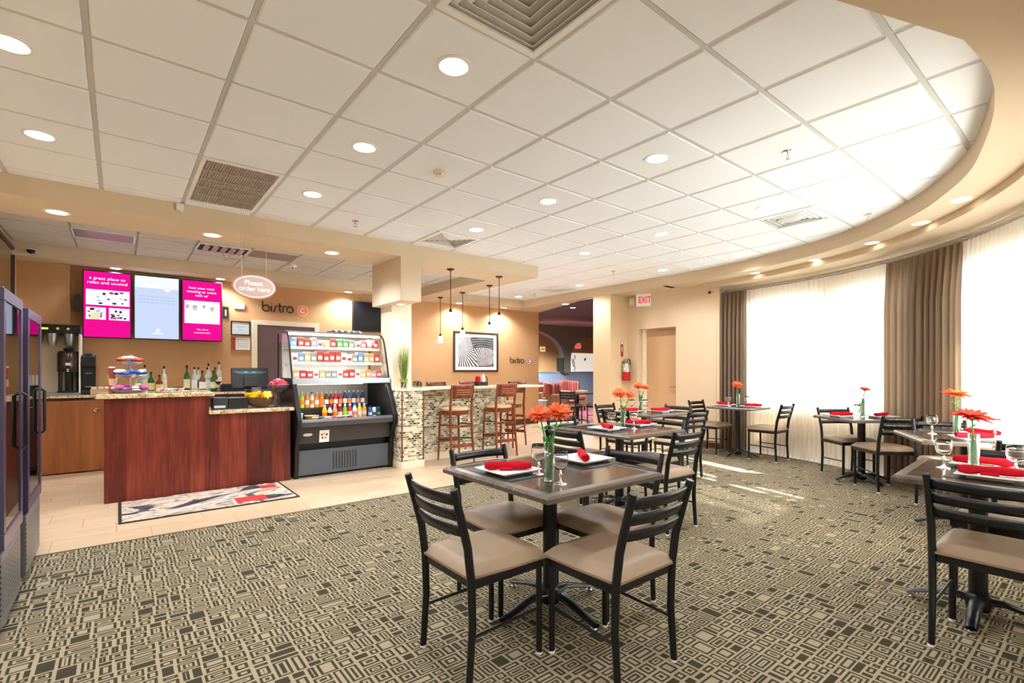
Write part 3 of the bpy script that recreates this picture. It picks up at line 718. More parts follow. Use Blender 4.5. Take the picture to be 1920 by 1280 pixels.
# ------------------------------------------------------------------ pedestal tables
def make_table(sx, sy, label, x, y, deg, foot=.34, frot=45):
    t = thing('dining_table', label, 'table', (x, y, 0), R(deg), 'black pedestal dining tables')
    hx, hy = sx / 2, sy / 2; b2 = .055
    e = MB(); zt, zb = .760, .728
    o = [(-hx, -hy), (hx, -hy), (hx, hy), (-hx, hy)]; i_ = [(-hx + b2, -hy + b2), (hx - b2, -hy + b2), (hx - b2, hy - b2), (-hx + b2, hy - b2)]; c = [(p[0] * (1 - .012 / hx), p[1] * (1 - .012 / hy)) for p in o]
    for k in range(4):
        n = (k + 1) % 4
        e.quad(c[k] + (zt,), c[n] + (zt,), i_[n] + (zt + .001,), i_[k] + (zt + .001,))
        e.quad(o[k] + (zt - .012,), o[n] + (zt - .012,), c[n] + (zt,), c[k] + (zt,))
        e.quad(o[k] + (zb,), o[n] + (zb,), o[n] + (zt - .012,), o[k] + (zt - .012,))
    e.poly([p + (zb,) for p in o[::-1]]); e.build('table_edge', tabe, t)
    MB().box(-hx + b2, hx - b2, -hy + b2, hy - b2, zb + .004, zt + .0012).build('tabletop', tabw, t)
    MB().tube([(0, 0, .08), (0, 0, .73)], .04, 20).build('column', black, t, smooth=True)
    MB().lathe([(.04, .70), (.09, .722), (.09, .729), (0, .729)], n=20).build('mounting_plate', black, t)
    MB().lathe([(0, .03), (.05, .03), (.056, .06), (.052, .10), (.042, .115)], n=20).build('base_hub', black, t, smooth=True)
    for k in range(4):
        a = R(90 * k + frot); ca, sa = math.cos(a), math.sin(a)
        P = [(.03, .075), (.10, .085), (.18, .07), (.26, .045), (foot, .026)]
        f = MB()
        def fn(u, v, P=P):
            q = u * (len(P) - 1); i = min(int(q), len(P) - 2); r_, z_ = [P[i][j] + (P[i + 1][j] - P[i][j]) * (q - i) for j in (0, 1)]
            wv = (.034 - .010 * u); th = .024 - .012 * u; an = v * 2 * math.pi
            oy = wv * math.cos(an); oz = th * math.sin(an) * (1 if math.sin(an) > 0 else .6)
            return (r_ * ca - oy * sa, r_ * sa + oy * ca, z_ + oz)
        ft = f.grid(fn, 12, 12).build('foot', black, t, smooth=True)
        MB().lathe([(0, 0), (.016, 0), (.018, .008), (.008, .02)], ((foot - .02) * ca, (foot - .02) * sa, 0), 10).build('levelling_glide', steel, ft)
    return t
TABLES = {
 'T1': (.85, .88, 1.88, 2.0, 0, 'square table nearest the camera in the foreground centre'),
 'T2': (.85, .88, 3.76, 3.03, 0, 'second square table, behind the foreground table'),
 'T3': (.80, .80, 5.50, 4.02, 0, 'third square table, nearest the extinguisher column'),
 'T4': (.61, .70, 7.46, 3.73, 0, 'small table by the far taupe drape'),
 'T5': (.70, .70, 6.88, 1.96, -36, 'small one before the bright window, left of the middle drape'),
 'T6': (.80, .78, 5.50, .83, -63, 'table at the right edge, the farther one, under the middle drape'),
 'T7': (.80, .61, 3.62, .50, 3, 'table at the right edge nearest the camera')}
for k, (sx, sy, x, y, dg, lab) in TABLES.items():
    make_table(sx, sy, 'black pedestal dining table, ' + lab, x, y, dg, foot=.30 if k in ('T4', 'T5', 'T7') else .34, frot=0)
CH = [
 (1.345, 1.885, 0, 'at the foreground table, left front one, back towards the counter'),
 (1.765, 1.485, 90, 'at the foreground table, right front one with its back to the camera'),
 (1.77, 2.245, -90, 'at the foreground table, far left one behind the tabletop'),
 (2.165, 1.87, 180, 'at the foreground table, far right one behind the tabletop'),
 (3.62, 2.485, 88, 'at the second table, right front one with slatted back to camera'),
 (3.17, 2.92, 0, 'at the second table, left one just behind the foreground glasses'),
 (3.72, 3.50, -90, 'at the second table, far left one next to the tile floor'),
 (4.05, 2.90, 180, 'at the second table, far right one behind its tabletop'),
 (5.06, 3.92, 0, 'at the third table, left one beside the orange flowers'),
 (5.38, 3.45, 90, 'at the third table, right front one with a bluish sheen'),
 (5.90, 3.95, 180, 'at the third table, far one under the recessed door'),
 (5.60, 4.50, -90, 'at the third table, farthest left one by the pale column'),
 (7.42, 4.13, -92, 'at the small far drape table, left one'),
 (7.54, 3.33, 90, 'at the small far drape table, right one before the sheer curtain'),
 (7.13, 2.17, -128, 'at the bright window table, left far one facing the camera'),
 (6.65, 1.69, 49, 'at the bright window table, front one with its back to the camera'),
 (6.02, 1.02, 207, 'beyond the right edge table, under the middle drape'),
 (5.08, .50, 27, 'at the right edge farther table, its front side'),
 (3.24, .385, 0, 'in the right foreground, big slatted back to the camera'),
 (3.99, .43, 176, 'opposite the right foreground chair, across the nearest right table')]
for x, y, dg, lab in CH: put_chair(x, y, dg, 'black slat-back chair ' + lab)

# ------------------------------------------------------------------ place settings
ZT = .7612
def make_plate():
    t = thing('square_plate', 'x', 'plate')
    def fn(u, v):
        x, y = u * 2 - 1, v * 2 - 1; m_ = max(abs(x), abs(y)); return (x * .13, y * .13, .012 + .010 * max(0, (m_ - .72) / .28) ** 1.3)
    MB().grid(fn, 16, 16).build('plate_well', porc, t, smooth=True, solid=.004)
    MB().box(-.085, .085, -.085, .085, 0, .010).build('foot_ring', porc, t, bevel=.002)
    return t
def make_napkin():
    t = thing('rolled_napkin', 'x', 'napkin')
    def fn(u, v):
        x = (u - .5) * .25; a = v * 2 * math.pi; s = .021 + .002 * math.sin(u * 11) + .0015 * math.sin(a * 3 + u * 6)
        s *= (1 - .25 * max(0, abs(2 * u - 1) - .85) / .15)
        return (x, s * 1.15 * math.cos(a), .021 + s * math.sin(a))
    MB().grid(fn, 24, 18).build('napkin_roll', napk, t, smooth=True)
    for s in (-1, 1):
        pts = []
        for i in range(40):
            a = i * .42; r = .020 - i * .00045; pts.append((s * .1245, r * 1.1 * math.cos(a), .021 + r * math.sin(a)))
        MB().tube(pts, .0022, 5).build('rolled_end', napk, t)
        MB().lathe([(0, 0), (.019, 0)], n=16).build('end_disc', napk, t).matrix_local = Matrix.Translation((s * .118, 0, .021)) @ Matrix.Rotation(R(90), 4, 'Y')
    MB().grid(lambda u, v: (-.045 + .07 * u, -.020 - .014 * math.sin(v * 2.2), .006 + .008 * math.cos(v * 2.6)), 6, 6).build('loose_flap', napk, t, smooth=True, solid=.003)
    return t
def make_goblet():
    t = thing('water_goblet', 'x', 'glass')
    bowl = [(.004, .068), (.020, .072), (.034, .088), (.0395, .112), (.038, .140), (.0345, .160), (.0335, .160), (.037, .140), (.0383, .112), (.033, .090), (.019, .0745), (0, .0725)]
    MB().lathe(bowl, n=28).build('bowl', glass, t, smooth='all')
    MB().lathe([(0, .069), (.006, .067), (.0055, .055), (.011, .048), (.0055, .040), (.0055, .018), (.010, .008), (.030, .003), (.035, .0), (0, .0)], n=28).build('stem_and_foot', glass, t, smooth='all')
    return t
def make_vase():
    t = thing('bud_vase', 'x', 'vase')
    MB().lathe([(0, 0), (.024, 0), (.026, .004), (.0255, .195), (.0235, .195), (.0235, .016), (0, .014)], n=24).build('glass_cylinder', pane_v, t, smooth='all')
    MB().lathe([(0, 0), (.0255, 0), (.0255, .014), (0, .016)], n=24).build('thick_base', glass, t, smooth='all')
    MB().lathe([(.0258, .118), (.0238, .118)], n=24).build('water_line', pane_v, t)
    return t
def make_flower(pm, lean, h, r, name='gerbera_flower', sd=1, face=.6, cup=1.0):
    t = thing(name, 'x', 'flower'); rr = random.Random(sd)
    lx, ly = lean
    def P(z): k = z / h; return (lx * k * k, ly * k * k, .017 + z)
    MB().tube([P(h * i / 8) for i in range(9)], .0035, 8).build('stem', stemg, t, smooth=True)
    c = Vector(P(h)); tilt = Matrix.Translation(c) @ Vector((lx * 2 - .62 * face, ly * 2 - .75 * face, 1)).normalized().to_track_quat('Z', 'Y').to_matrix().to_4x4()
    mb = MB(); mb.M = tilt
    for lay, (n, rl, up) in enumerate(((16, r, .22 * cup), (15, r * .85, .5 * cup), (12, r * .62, .85 * cup))):
        for k in range(n):
            a = 2 * math.pi * (k + .5 * lay) / n + rr.uniform(-.1, .1); L = rl * rr.uniform(.88, 1.08); wd = r * .27; el = up + rr.uniform(-.08, .12)
            def fn(u, v, a=a, L=L, wd=wd, el=el):
                s = math.sin(math.pi * min(1, .12 + u * .88) ** .8) ** .6; yy = (v - .5) * wd * max(.12, s); xx = u * L
                zz = xx * el - u * u * L * .12 + .25 * abs(v - .5) * wd
                return (xx * math.cos(a) - yy * math.sin(a), xx * math.sin(a) + yy * math.cos(a), zz + lay * .003)
            mb.grid(fn, 6, 2)
    mb.build('petals', pm, t, smooth=True, solid=.0008)
    k = MB(); k.M = tilt; k.lathe([(0, .016), (r * .18, .013), (r * .26, .004), (0, -.004)], n=14).build('flower_heart', petc, t, smooth=True)
    k = MB(); k.M = tilt; k.lathe([(0, -.02), (.007, -.018), (r * .3, 0)], n=12).build('calyx', stemg, t, smooth=True)
    def leaf(a, z0):
        b0 = Vector(P(z0))
        def fn(u, v): L = .055 * u; yy = (v - .5) * .022 * math.sin(math.pi * (.1 + .9 * u)); return (b0.x + L * math.cos(a) - yy * math.sin(a), b0.y + L * math.sin(a) + yy * math.cos(a), b0.z + .012 * math.sin(u * 2.6) + .2 * abs(v - .5) * .02)
        MB().grid(fn, 8, 2).build('leaf', leafg, t, smooth=True, solid=.001)
    for q in range(3):
        MB().tube([(.012 * math.cos(q * 2 + 1), .012 * math.sin(q * 2 + 1), .02), (-.010 * math.cos(q * 2), .010 * math.sin(q * 2), .12), (.012 * math.cos(q * 2 + .5) + lx * .3, .012 * math.sin(q * 2 + .5) + ly * .3, h * .72)], .0042, 6).build('filler_stem', stemg if q else leafg, t, smooth=True)
    if h > .25:
        leaf(R(125), h * .78); leaf(R(-10), h * .80); leaf(R(40), h * .74)
    return t
protos = {'plate': make_plate(), 'napkin': make_napkin(), 'goblet': make_goblet(), 'vase': make_vase()}
used = set()
def put(kind, x, y, z, deg, label, group):
    p = protos[kind]
    if kind not in used:
        used.add(kind); p.location = (x, y, z); p.rotation_euler = (0, 0, R(deg)); p['label'] = label; p['group'] = group; return p
    return dup(p, (x, y, z), R(deg), label, group)
def placemat(x, y, deg, label, sx=.40, sy=.30):
    o = MB().box(-sx / 2, sx / 2, -sy / 2, sy / 2, 0, .002).build('placemat', pmat); o.location = (x, y, ZT + .0003); o.rotation_euler = (0, 0, R(deg)); tag(o, label, 'placemat', 'dark placemats')
#            table: plates [(dx,dy,rot,nrot)], goblets, vase, flowers
SET = {
 'T1': dict(n='foreground table', pl=[(-.235, .08, 0, -38, 'left'), (.33, .06, 0, 51, 'right')], gb=[(-.135, -.055, 'left'), (-.20, -.285, 'right')], v=(-.195, -.20), fl=[((-.035, .022), .305, .070, 1), ((.034, -.026), .315, .074, 0)]),
 'T2': dict(n='second table', pl=[(-.21, -.02, 0, 60, 'left'), (.32, .02, 0, 140, 'right')], gb=[(-.02, .08, 'left'), (.06, -.12, 'right')], v=(.05, 0), fl=[((-.02, .02), .30, .08, 1), ((.05, -.03), .29, .055, 0)]),
 'T3': dict(n='third table', pl=[(-.2, .1, 0, 150, 'left'), (.16, -.14, 0, -30, 'right')], gb=[(-.06, .16, 'left'), (.05, .02, 'right')], v=(.05, .1), fl=[((-.01, .02), .31, .085, 1), ((.04, -.04), .30, .06, 0)]),
 'T4': dict(n='far drape table', pl=[(0, .22, 0, 80, 'left'), (0, -.22, 0, -80, 'right')], gb=[(-.1, .1, 'left'), (.08, -.1, 'right')], v=(.0, 0), fl=[((0, .015), .30, .09, 1)]),
 'T5': dict(n='bright window table', pl=[(-.2, .06, 0, -40, 'left'), (.2, -.05, 0, -10, 'right')], gb=[(-.15, -.13, 'left'), (.12, .14, 'right')], v=(.02, .01), fl=[((0, -.02), .31, .075, 2)]),
 'T6': dict(n='right edge farther table', pl=[(.15, .14, 0, 60, 'left'), (-.02, -.2, 0, -50, 'right')], gb=[(-.18, .16, 'left'), (.17, -.02, 'right')], v=(-.04, .07), fl=[((.01, .0), .33, .11, 1)]),
 'T7': dict(n='nearest right table', pl=[(-.14, -.06, 0, -75, 'near'), (.22, .0, 0, 95, 'far')], gb=[(.04, .145, 'left'), (.02, -.14, 'right')], v=(.14, .03), fl=[((-.01, .005), .27, .105, 2)])}
for k, s in SET.items():
    sx, sy, tx, ty, dg, _ = TABLES[k]; ca, sa = math.cos(R(dg)), math.sin(R(dg))
    def W(dx, dy): return tx + dx * ca - dy * sa, ty + dx * sa + dy * ca
    for dx, dy, pr, nr, side in s['pl']:
        x, y = W(dx, dy)
        if k in ('T1', 'T2', 'T7'):
            mx_, my_ = W(dx + (.0 if k != 'T1' else .0), dy); placemat(mx_, my_, dg + 90, 'dark placemat under the %s plate on the %s' % (side, s['n']), .36 if k != 'T7' else .34, .27)
        zz = ZT + (.0025 if k in ('T1', 'T2', 'T7') else .0005)
        put('plate', x, y, zz, dg + pr, 'square white plate, %s one on the %s' % (side, s['n']), 'square white plates')
        put('napkin', x, y, zz + .0165, nr, 'rolled red napkin on the %s plate of the %s' % (side, s['n']), 'rolled red napkins')
    for dx, dy, side in s['gb']:
        x, y = W(dx, dy); put('goblet', x, y, ZT + .0006, 0, 'clear stemmed goblet, %s one on the %s' % (side, s['n']), 'clear water goblets')
    x, y = W(*s['v']); put('vase', x, y, ZT + .0006, 0, 'clear cylinder bud vase on the %s' % s['n'], 'clear bud vases')
    for i, ((lx, ly), h, r, c) in enumerate(s['fl']):
        f = make_flower((petal2 if c == 2 else petal), (lx, ly), h, r, sd=int(k[1]) * 10 + i, face=.25 if k in ('T5', 'T6', 'T7') else .6, cup=.55 if k in ('T5', 'T6', 'T7') else 1.1); f.location = (x + lx * .12, y + ly * .12, ZT)
        col = 'red-orange' if c == 2 else 'orange'
        f['label'] = '%s gerbera flower in the vase on the %s%s' % (col, s['n'], '' if len(s['fl']) == 1 else (', upper bloom' if (i == 1) == (k == 'T1') else ', lower bloom')); f['group'] = 'gerbera flowers on the tables'
# ================================================================== front counter
t = thing('service_counter', 'mahogany front service counter with granite top, stepped lower at right', 'counter', (.75, 6.6, 0))
def L(o): return o
c = MB().box(-.86, .03, -.34, .36, 0, 1.035).box(.03, .87, -.34, .15, 0, .835).build('counter_body', planks, t, bevel=.003)
MB().box(-.93, .075, -.40, .42, 1.035, 1.078).build('upper_granite_top', granite, t, bevel=.006)
MB().box(.02, .90, -.40, .17, .836, .874).build('lower_granite_top', granite, t, bevel=.006)
t = thing('back_counter', 'dark back counter with granite top along the rear wall', 'counter', (.35, 8.8, 0))
MB().box(-1.39, 1.35, -.35, .295, .08, .96).build('cabinet_body', mat_wood('dark_cabinet', '#3a1a10', '#4d2416', '#5c2d1c', 5, .4), t)
MB().box(-1.395, 1.35, -.38, .298, .96, .995).build('granite_top', granite, t, bevel=.005)
for i in range(4):
    x0 = -.48 + i * .46
    dd = MB().box(x0, x0 + .44, -.372, -.35, .12, .93).build('cabinet_door', mat('dark_cabinet'), t, bevel=.004)
    MB().tube([(x0 + .06, -.372, .86), (x0 + .06, -.395, .86), (x0 + .14, -.395, .86), (x0 + .14, -.372, .86)], .005).build('pull_handle', steel, dd)
t = thing('wooden_gate', 'plain orange-brown wooden gate panel with round chrome knob behind the counter', 'gate', (-.44, 8.40, 0))
MB().box(-.60, .33, -.015, .015, .015, .925).build('gate_panel', mat_wood('gate_wood', '#7e4420', '#925329', '#a26132', 3, .4), t, bevel=.004)
MB().lathe([(0, .05), (.022, .045), (.03, .03), (.022, .012), (.012, .008), (.03, .0)], n=20).build('knob', chrome, t, smooth=True).matrix_local = Matrix.Translation((.215, -.015, .80)) @ Matrix.Rotation(R(90), 4, 'X')
for zz in (.2, .75): MB().box(-.61, -.57, -.024, -.015, zz, zz + .07).build('hinge', steel, t)

# floor mat
m, b, x, y, z, tc = start('printed_mat', .9, spec=.1)
n1 = noise(1.15, comb(x * 1.2 + 3, y * 1.9 + 1, 0), 3, 2.6)
red = (x > 0.18) * (x < .46) * (y > -.34) * (y < -.12)
red2 = (x > 0.50) * (x < .66) * (y > .15) * (y < .33)
base = ramp(n1, [(.34, '#35343a'), (.41, '#57525a'), (.44, '#c4b2a8'), (.50, '#c6ae90'), (.55, '#82777a'), (.59, '#d2c3ba'), (.66, '#ae977e'), (.75, '#4b484e')])
mx = S.nt.nodes.new('ShaderNodeMix'); mx.data_type = 'RGBA'; S.nt.links.new(red.mx(red2).k, mx.inputs['Factor']); S.nt.links.new(base, mx.inputs['A']); mx.inputs['B'].default_value = lin('#c13a34')
S.nt.links.new(mx.outputs['Result'], b.inputs['Base Color'])
t = thing('floor_mat', 'rectangular floor mat with black border and swirling red and grey print', 'mat', (.74, 5.79, 0))
MB().box(-.74, .74, -.44, .44, .0005, .008).build('rubber_border', mat('rubber_black', '#1c1517', .8), t, bevel=.002)
MB().box(-.715, .715, -.415, .415, .008, .0105).build('printed_face', m, t)

# things on the front counter
candy_cols = [('red', '#d8392c'), ('blue', '#2b62c4'), ('purple', '#8d2d86'), ('white', '#efe9e4'), ('orange', '#ef7d2a'), ('pink', '#d9579a')]
CM = {n: mat('wrapper_' + n, c_, .35, spec=.5, noise=.12, nscale=30) for n, c_ in candy_cols}
CM['yellow'] = mat('wrapper_yellow', '#f2c81f', .35, noise=.1); CM['green'] = mat('wrapper_green', '#5f9a3c', .35); CM['brown'] = mat('wrapper_brown', '#6b3a22', .4); CM['tan'] = mat('wrapper_tan', '#dcb98a', .4)
def pillow(name, lx, ly, lz, m, mat4, label=None, cat=None, group=None, parent=None):
    mb = MB(); mb.M = mat4
    def fn(u, v, s=1):
        x = u * 2 - 1; y = v * 2 - 1; e = max(0, 1 - abs(x) ** 3.2) * max(0, 1 - abs(y) ** 4); return (x * lx / 2, y * ly / 2 * (1 + .06 * math.cos(x * 9) * (abs(x) > .8)), s * lz / 2 * e ** .6)
    mb.grid(fn, 10, 8); mb.grid(lambda u, v: fn(1 - u, v, -1), 10, 8)
    o = mb.build(name, m, parent, smooth=True)
    if label: tag(o, label, cat, group)
    return o
t = thing('tiered_candy_stand', 'three-tier wire stand of candies on the front counter', 'candy stand', (.10, 6.52, 1.078))
MB().tube([(0, 0, 0), (0, 0, .37)], .004).tube([(.018 * math.cos(a * .6), 0, .385 + .018 * math.sin(a * .6)) for a in range(11)], .0025).build('centre_rod', steel, t)
for zz, rr_ in ((.012, .155), (.165, .135), (.305, .11)):
    MB().lathe([(0, 0), (rr_ * .8, 0), (rr_, .022), (rr_ + .003, .022), (rr_ * .82, -.004), (0, -.004)], (0, 0, zz), 28).build('tier_tray', steel, t, smooth=True)
kk = 0
ORD = ['leftmost', 'second from the left', 'third from the left', 'fourth from the left', 'fifth from the left', 'sixth from the left', 'seventh from the left', 'eighth from the left', 'ninth from the left', 'tenth from the left', 'eleventh from the left', 'twelfth from the left', 'thirteenth from the left', 'fourteenth from the left', 'fifteenth from the left', 'sixteenth from the left']
for tier, zz, rr_, cols, nn in (('bottom', 1.10, .11, ('purple', 'white', 'pink'), 9), ('middle', 1.262, .10, ('blue', 'blue', 'white'), 9), ('top', 1.40, .07, ('red', 'orange', 'white'), 7)):
    for k in range(nn):
        a = 2 * math.pi * k / nn + .2
        T_ = Matrix.Translation((.10 + rr_ * math.cos(a), 6.52 + rr_ * math.sin(a), zz + .026 + .010 * (k % 3))) @ Matrix.Rotation(a + rnd.uniform(-.6, .6), 4, 'Z') @ Matrix.Rotation(rnd.uniform(-.35, .35), 4, 'X')
        col = cols[k % 3]
        side = ['right', 'right rear', 'rear', 'left rear', 'left', 'left front', 'front', 'front right', 'right'][int(k * 9 / nn) % 9]
        pillow('candy_pack', .10, .06, .034, CM[col], T_, '%s wrapped candy, %s side of the %s tier of the wire stand, %s' % (col, side, tier, 'inner' if k % 2 else 'outer'), 'candy', 'candies on the tiered stand')
t = thing('snack_tube', 'tall striped cardboard snack tube left of the candy stand', 'canister', (-.05, 6.62, 1.078))
MB().tube([(0, 0, 0), (0, 0, .26)], .027, 20).build('tube_body', mat('tube_red', '#a33a33', .4), t, smooth=True); MB().tube([(0, 0, .26), (0, 0, .275)], .029, 20).build('lid', white_m, t, smooth=True)
MB().tube([(0, 0, .08), (0, 0, .15)], .0275, 20, caps=False).build('label_band', CM['tan'], t, smooth=True)
t = thing('serving_tray', 'white oval tray of wrapped pastries on the granite counter', 'tray', (.46, 6.42, 1.078))
MB().lathe([(0, 0), (.13, 0), (.165, .016), (.17, .016), (.135, -.0), (0, -.0)], n=32, sy=.6).build('tray_plate', porc, t, smooth=True)
for k in range(7):
    T_ = Matrix.Translation((.34 + k * .034, 6.42, 1.108)) @ Matrix.Rotation(R(75), 4, 'Z') @ Matrix.Rotation(R(-38), 4, 'X')
    pillow('wrapped_pastry', .11, .045, .022, CM[('tan', 'pink', 'tan', 'white')[k % 4]], T_, 'wrapped pastry on the white tray, %s' % ORD[k], 'pastry', 'wrapped pastries on the tray')
# card terminal, printer, bowl, goblet
t = thing('card_terminal', 'black card reader with small screen on the lower granite top', 'card reader', (.90, 6.42, .874))
MB().box(-.075, .075, -.06, .08, 0, .135).build('housing', mat('dark_slate', '#2c3138', .35), t, bevel=.01)
MB().box(-.06, .05, -.0615, -.06, .018, .045).build('label_strip', mat('pale_grey', '#c8d2d6', .4), t); MB().box(-.06, .055, -.061, -.06, .06, .12).build('screen', mat('screen_dark', '#3a434b', .15), t)
t = thing('receipt_printer', 'flat black receipt printer beside the card reader', 'printer', (1.09, 6.47, .874))
MB().box(-.11, .10, -.09, .09, 0, .125).build('housing', blackp, t, bevel=.008); MB().box(-.08, .07, -.03, .0, .1255, .128).build('paper_slot', mat('pale_grey'), t)
t = thing('snack_bowl', 'dark wire bowl filled with yellow snack bags', 'bowl', (1.32, 6.42, .874))
MB().lathe([(0, .004), (.07, .004), (.085, .012), (.135, .06), (.155, .125), (.151, .125), (.13, .062), (.08, .018), (0, .008)], n=32).build('bowl_body', mat('amber_bowl', '#6a4a2a', .15, trans=.5), t, smooth=True)
bagc = ['yellow', 'yellow', 'orange', 'white', 'yellow', 'tan', 'yellow', 'yellow', 'orange', 'yellow', 'yellow']
for k in range(11):
    a = k * 2.4; rr_ = .03 + .008 * k
    T_ = Matrix.Translation((1.32 + rr_ * math.cos(a), 6.42 + rr_ * math.sin(a) * .9, .874 + .105 + .007 * (k % 4) + .03 * (k > 5))) @ Matrix.Rotation(a, 4, 'Z') @ Matrix.Rotation(R(50 + 15 * (k % 3)), 4, 'X')
    pillow('snack_bag', .13, .10, .035, CM[bagc[k]], T_, '%s snack bag at the %s of the snack bowl, %s' % (bagc[k], ['right', 'rear right', 'rear', 'rear left', 'left', 'front left', 'front', 'front right'][int((a % 6.283) / .7855)], 'upper layer' if k > 5 else 'lower layer'), 'snack bag', 'snack bags in the bowl')
t = thing('footed_candy_goblet', 'large footed glass goblet heaped with red candies', 'candy dish', (1.535, 6.46, .874))
MB().lathe([(0, .0), (.06, .0), (.062, .006), (.02, .02), (.012, .05), (.022, .075), (.012, .10), (.014, .14), (.05, .165), (.105, .21), (.135, .27), (.131, .27), (.10, .215), (.045, .172), (0, .165)], n=32).build('goblet_body', mat('smoky_glass', '#8a7f88', .03, trans=.8), t, smooth='all')
pk = 0
for ring_, (nn, rr_, zz) in enumerate(((10, .095, .265), (8, .075, .29), (7, .09, .245), (5, .04, .315), (2, .012, .33))):
    for k in range(nn):
        a = 2 * math.pi * k / nn + ring_
        T_ = Matrix.Translation((1.535 + rr_ * math.cos(a), 6.46 + rr_ * math.sin(a), .874 + zz)) @ Matrix.Rotation(a + 1, 4, 'Z') @ Matrix.Rotation(rnd.uniform(-.8, .8), 4, 'X')
        side = ['right', 'rear right', 'rear', 'rear left', 'left', 'left front', 'front', 'front right', 'right edge', 'outer right'][int(k * 10 / nn)]
        pillow('red_candy', .065, .04, .03, CM['red' if (k + ring_) % 4 else 'pink'], T_, '%s wrapped candy in the footed goblet, %s, %s layer' % ('red' if (k + ring_) % 4 else 'pink', side, ('rim', 'second', 'lower', 'upper', 'topmost')[ring_]), 'candy', 'red candies in the goblet')
# POS monitor
t = thing('register_monitor', 'black point-of-sale monitor seen from behind', 'monitor', (1.32, 6.98, 0))
T_ = Matrix.Translation((0, 0, 1.215)) @ Matrix.Rotation(R(-14), 4, 'X')
k = MB(); k.M = T_; k.box(-.215, .215, -.018, .018, -.135, .135); k.build('display_housing', blackp, t, bevel=.01)
k = MB(); k.M = T_; k.prism([(-.2, .085), (.2, .085), (.14, .052), (-.14, .052)], -.026, -.017, 'y'); k.build('rear_recess', mat('monitor_grey', '#55585a', .25), t)
for sx in (-.05, .04):
    k = MB(); k.M = T_; k.box(sx - .02, sx + .02, -.028, -.024, .068, .084); k.build('glint_patch', mat('teal_glint', '#2f8f92', .2, emis='#2f9f9f', es=.4), t)  # teal glints put into the colour, with faint emission
k = MB(); k.M = T_; k.box(-.08, .08, -.045, -.018, -.12, .02); k.build('rear_mount', blackp, t, bevel=.01)
MB().box(-.05, .05, -.03, .03, .87, 1.10).box(-.12, .12, -.12, .1, .855, .875).build('stand', mat('stand_grey', '#4a4244', .4), t, bevel=.006)
t = thing('register_drawer_desk', 'low dark worktop behind the counter carrying the register', 'worktop', (1.3, 7.0, 0))
MB().box(-.45, .34, -.2, .3, .82, .854).build('worktop', mat('dark_cabinet'), t); MB().box(-.43, .32, -.18, .28, 0, .82).build('cabinet', mat('dark_cabinet'), t)
t = thing('customer_display', 'small taupe customer display on the register stand', 'display', (1.36, 6.83, .87))
MB().box(-.055, .055, -.02, .015, 0, .235).build('housing', mat('display_taupe', '#6a5d58', .4), t, bevel=.006); MB().box(-.03, .03, -.0215, -.02, .19, .2).box(-.03, .03, -.0215, -.02, .16, .168).build('text_line', mat('pale_grey'), t)
t = thing('receipt_roll_box', 'low black box left of the register monitor on the back counter', 'box', (1.38, 8.62, .995))
MB().box(-.16, .16, -.1, .1, 0, .10).build('box_body', blackp, t, bevel=.004); MB().box(-.15, .15, -.05, .05, .1, .115).build('lid', blackp, t, bevel=.003)

# ------------------------------------------------------------------ liquor bottles on the back counter
def bottle(x, y, z, h, r, gm, lm, label, capm=blackp, group='liquor bottles on the back counter', neck=.30, name='liquor_bottle', cat='bottle', n=14):
    t = thing(name, label, cat, (x, y, z), 0, group)
    hb = h * (1 - neck)
    bd = MB().lathe([(0, 0), (r * .95, 0), (r, .006), (r, hb * .82), (r * .75, hb * .95), (r * .34, hb * 1.06), (r * .32, h * .93), (0, h * .93)], n=n).build('bottle_body', gm, t, smooth=True)
    MB().lathe([(r * .36, h * .90), (r * .38, h), (0, h)], n=10).build('cap', capm, t, smooth=True)
    MB().lathe([(r * 1.015, hb * .22), (r * 1.015, hb * .68)], n=n).build('label', lm, bd, smooth=True)
    return t
gcl = mat('bottle_clear', '#e6ebe4', .08, trans=.35); ggr = mat('bottle_green', '#2f7a3a', .06, trans=.5); gam = mat('bottle_amber', '#8a5a22', .08, trans=.4); gpg = mat('bottle_pale_green', '#b6d3b4', .06, trans=.6)
lw = mat('label_cream', '#eadfbf', .6); lwh = mat('label_white', '#f1eee8', .6); lyl = mat('label_yellow', '#e8d18a', .6); lbk = mat('label_black', '#25201f', .5); lrd = mat('label_red', '#b3302a', .5)
BOT = [(.215, 8.62, .30, .036, gpg, lwh, 'pale green'), (.30, 8.8, .40, .038, gcl, lw, 'tall clear'), (.365, 8.66, .30, .040, ggr, lyl, 'green with yellow label'), (.46, 8.6, .26, .042, gam, lyl, 'short amber'), (.53, 8.85, .385, .036, gcl, lw, 'clear with black cap'),
       (.80, 8.72, .40, .040, ggr, lw, 'dark green with cream label'), (.895, 8.72, .375, .038, gcl, lwh, 'frosted white'), (.96, 8.85, .37, .034, gcl, lbk, 'slim clear'), (.985, 8.62, .32, .042, gam, lwh, 'amber with square white label'),
       (1.065, 8.75, .37, .036, gcl, lwh, 'clear with white label'), (1.10, 8.9, .43, .036, gcl, lbk, 'tall clear with dark cap'), (1.13, 8.66, .32, .036, ggr, lw, 'short green'), (1.175, 8.8, .37, .036, gam, lyl, 'slim amber'), (1.235, 8.86, .46, .036, gcl, lwh, 'tallest clear')]
for k, (x, y, h, r, g_, l_, d_) in enumerate(BOT):
    bottle(x, y, .995, h, r, g_, l_, '%s liquor bottle on the back counter, %s' % (d_, ORD[k]))
t = thing('martini_glass', 'clear martini glass standing before the tall liquor bottles', 'glass', (1.185, 8.56, .995))
MB().lathe([(0, .0), (.03, .0), (.003, .006), (.003, .09), (.048, .155), (.0465, .155), (0, .094)], n=18).build('glass_body', glass, t, smooth='all')
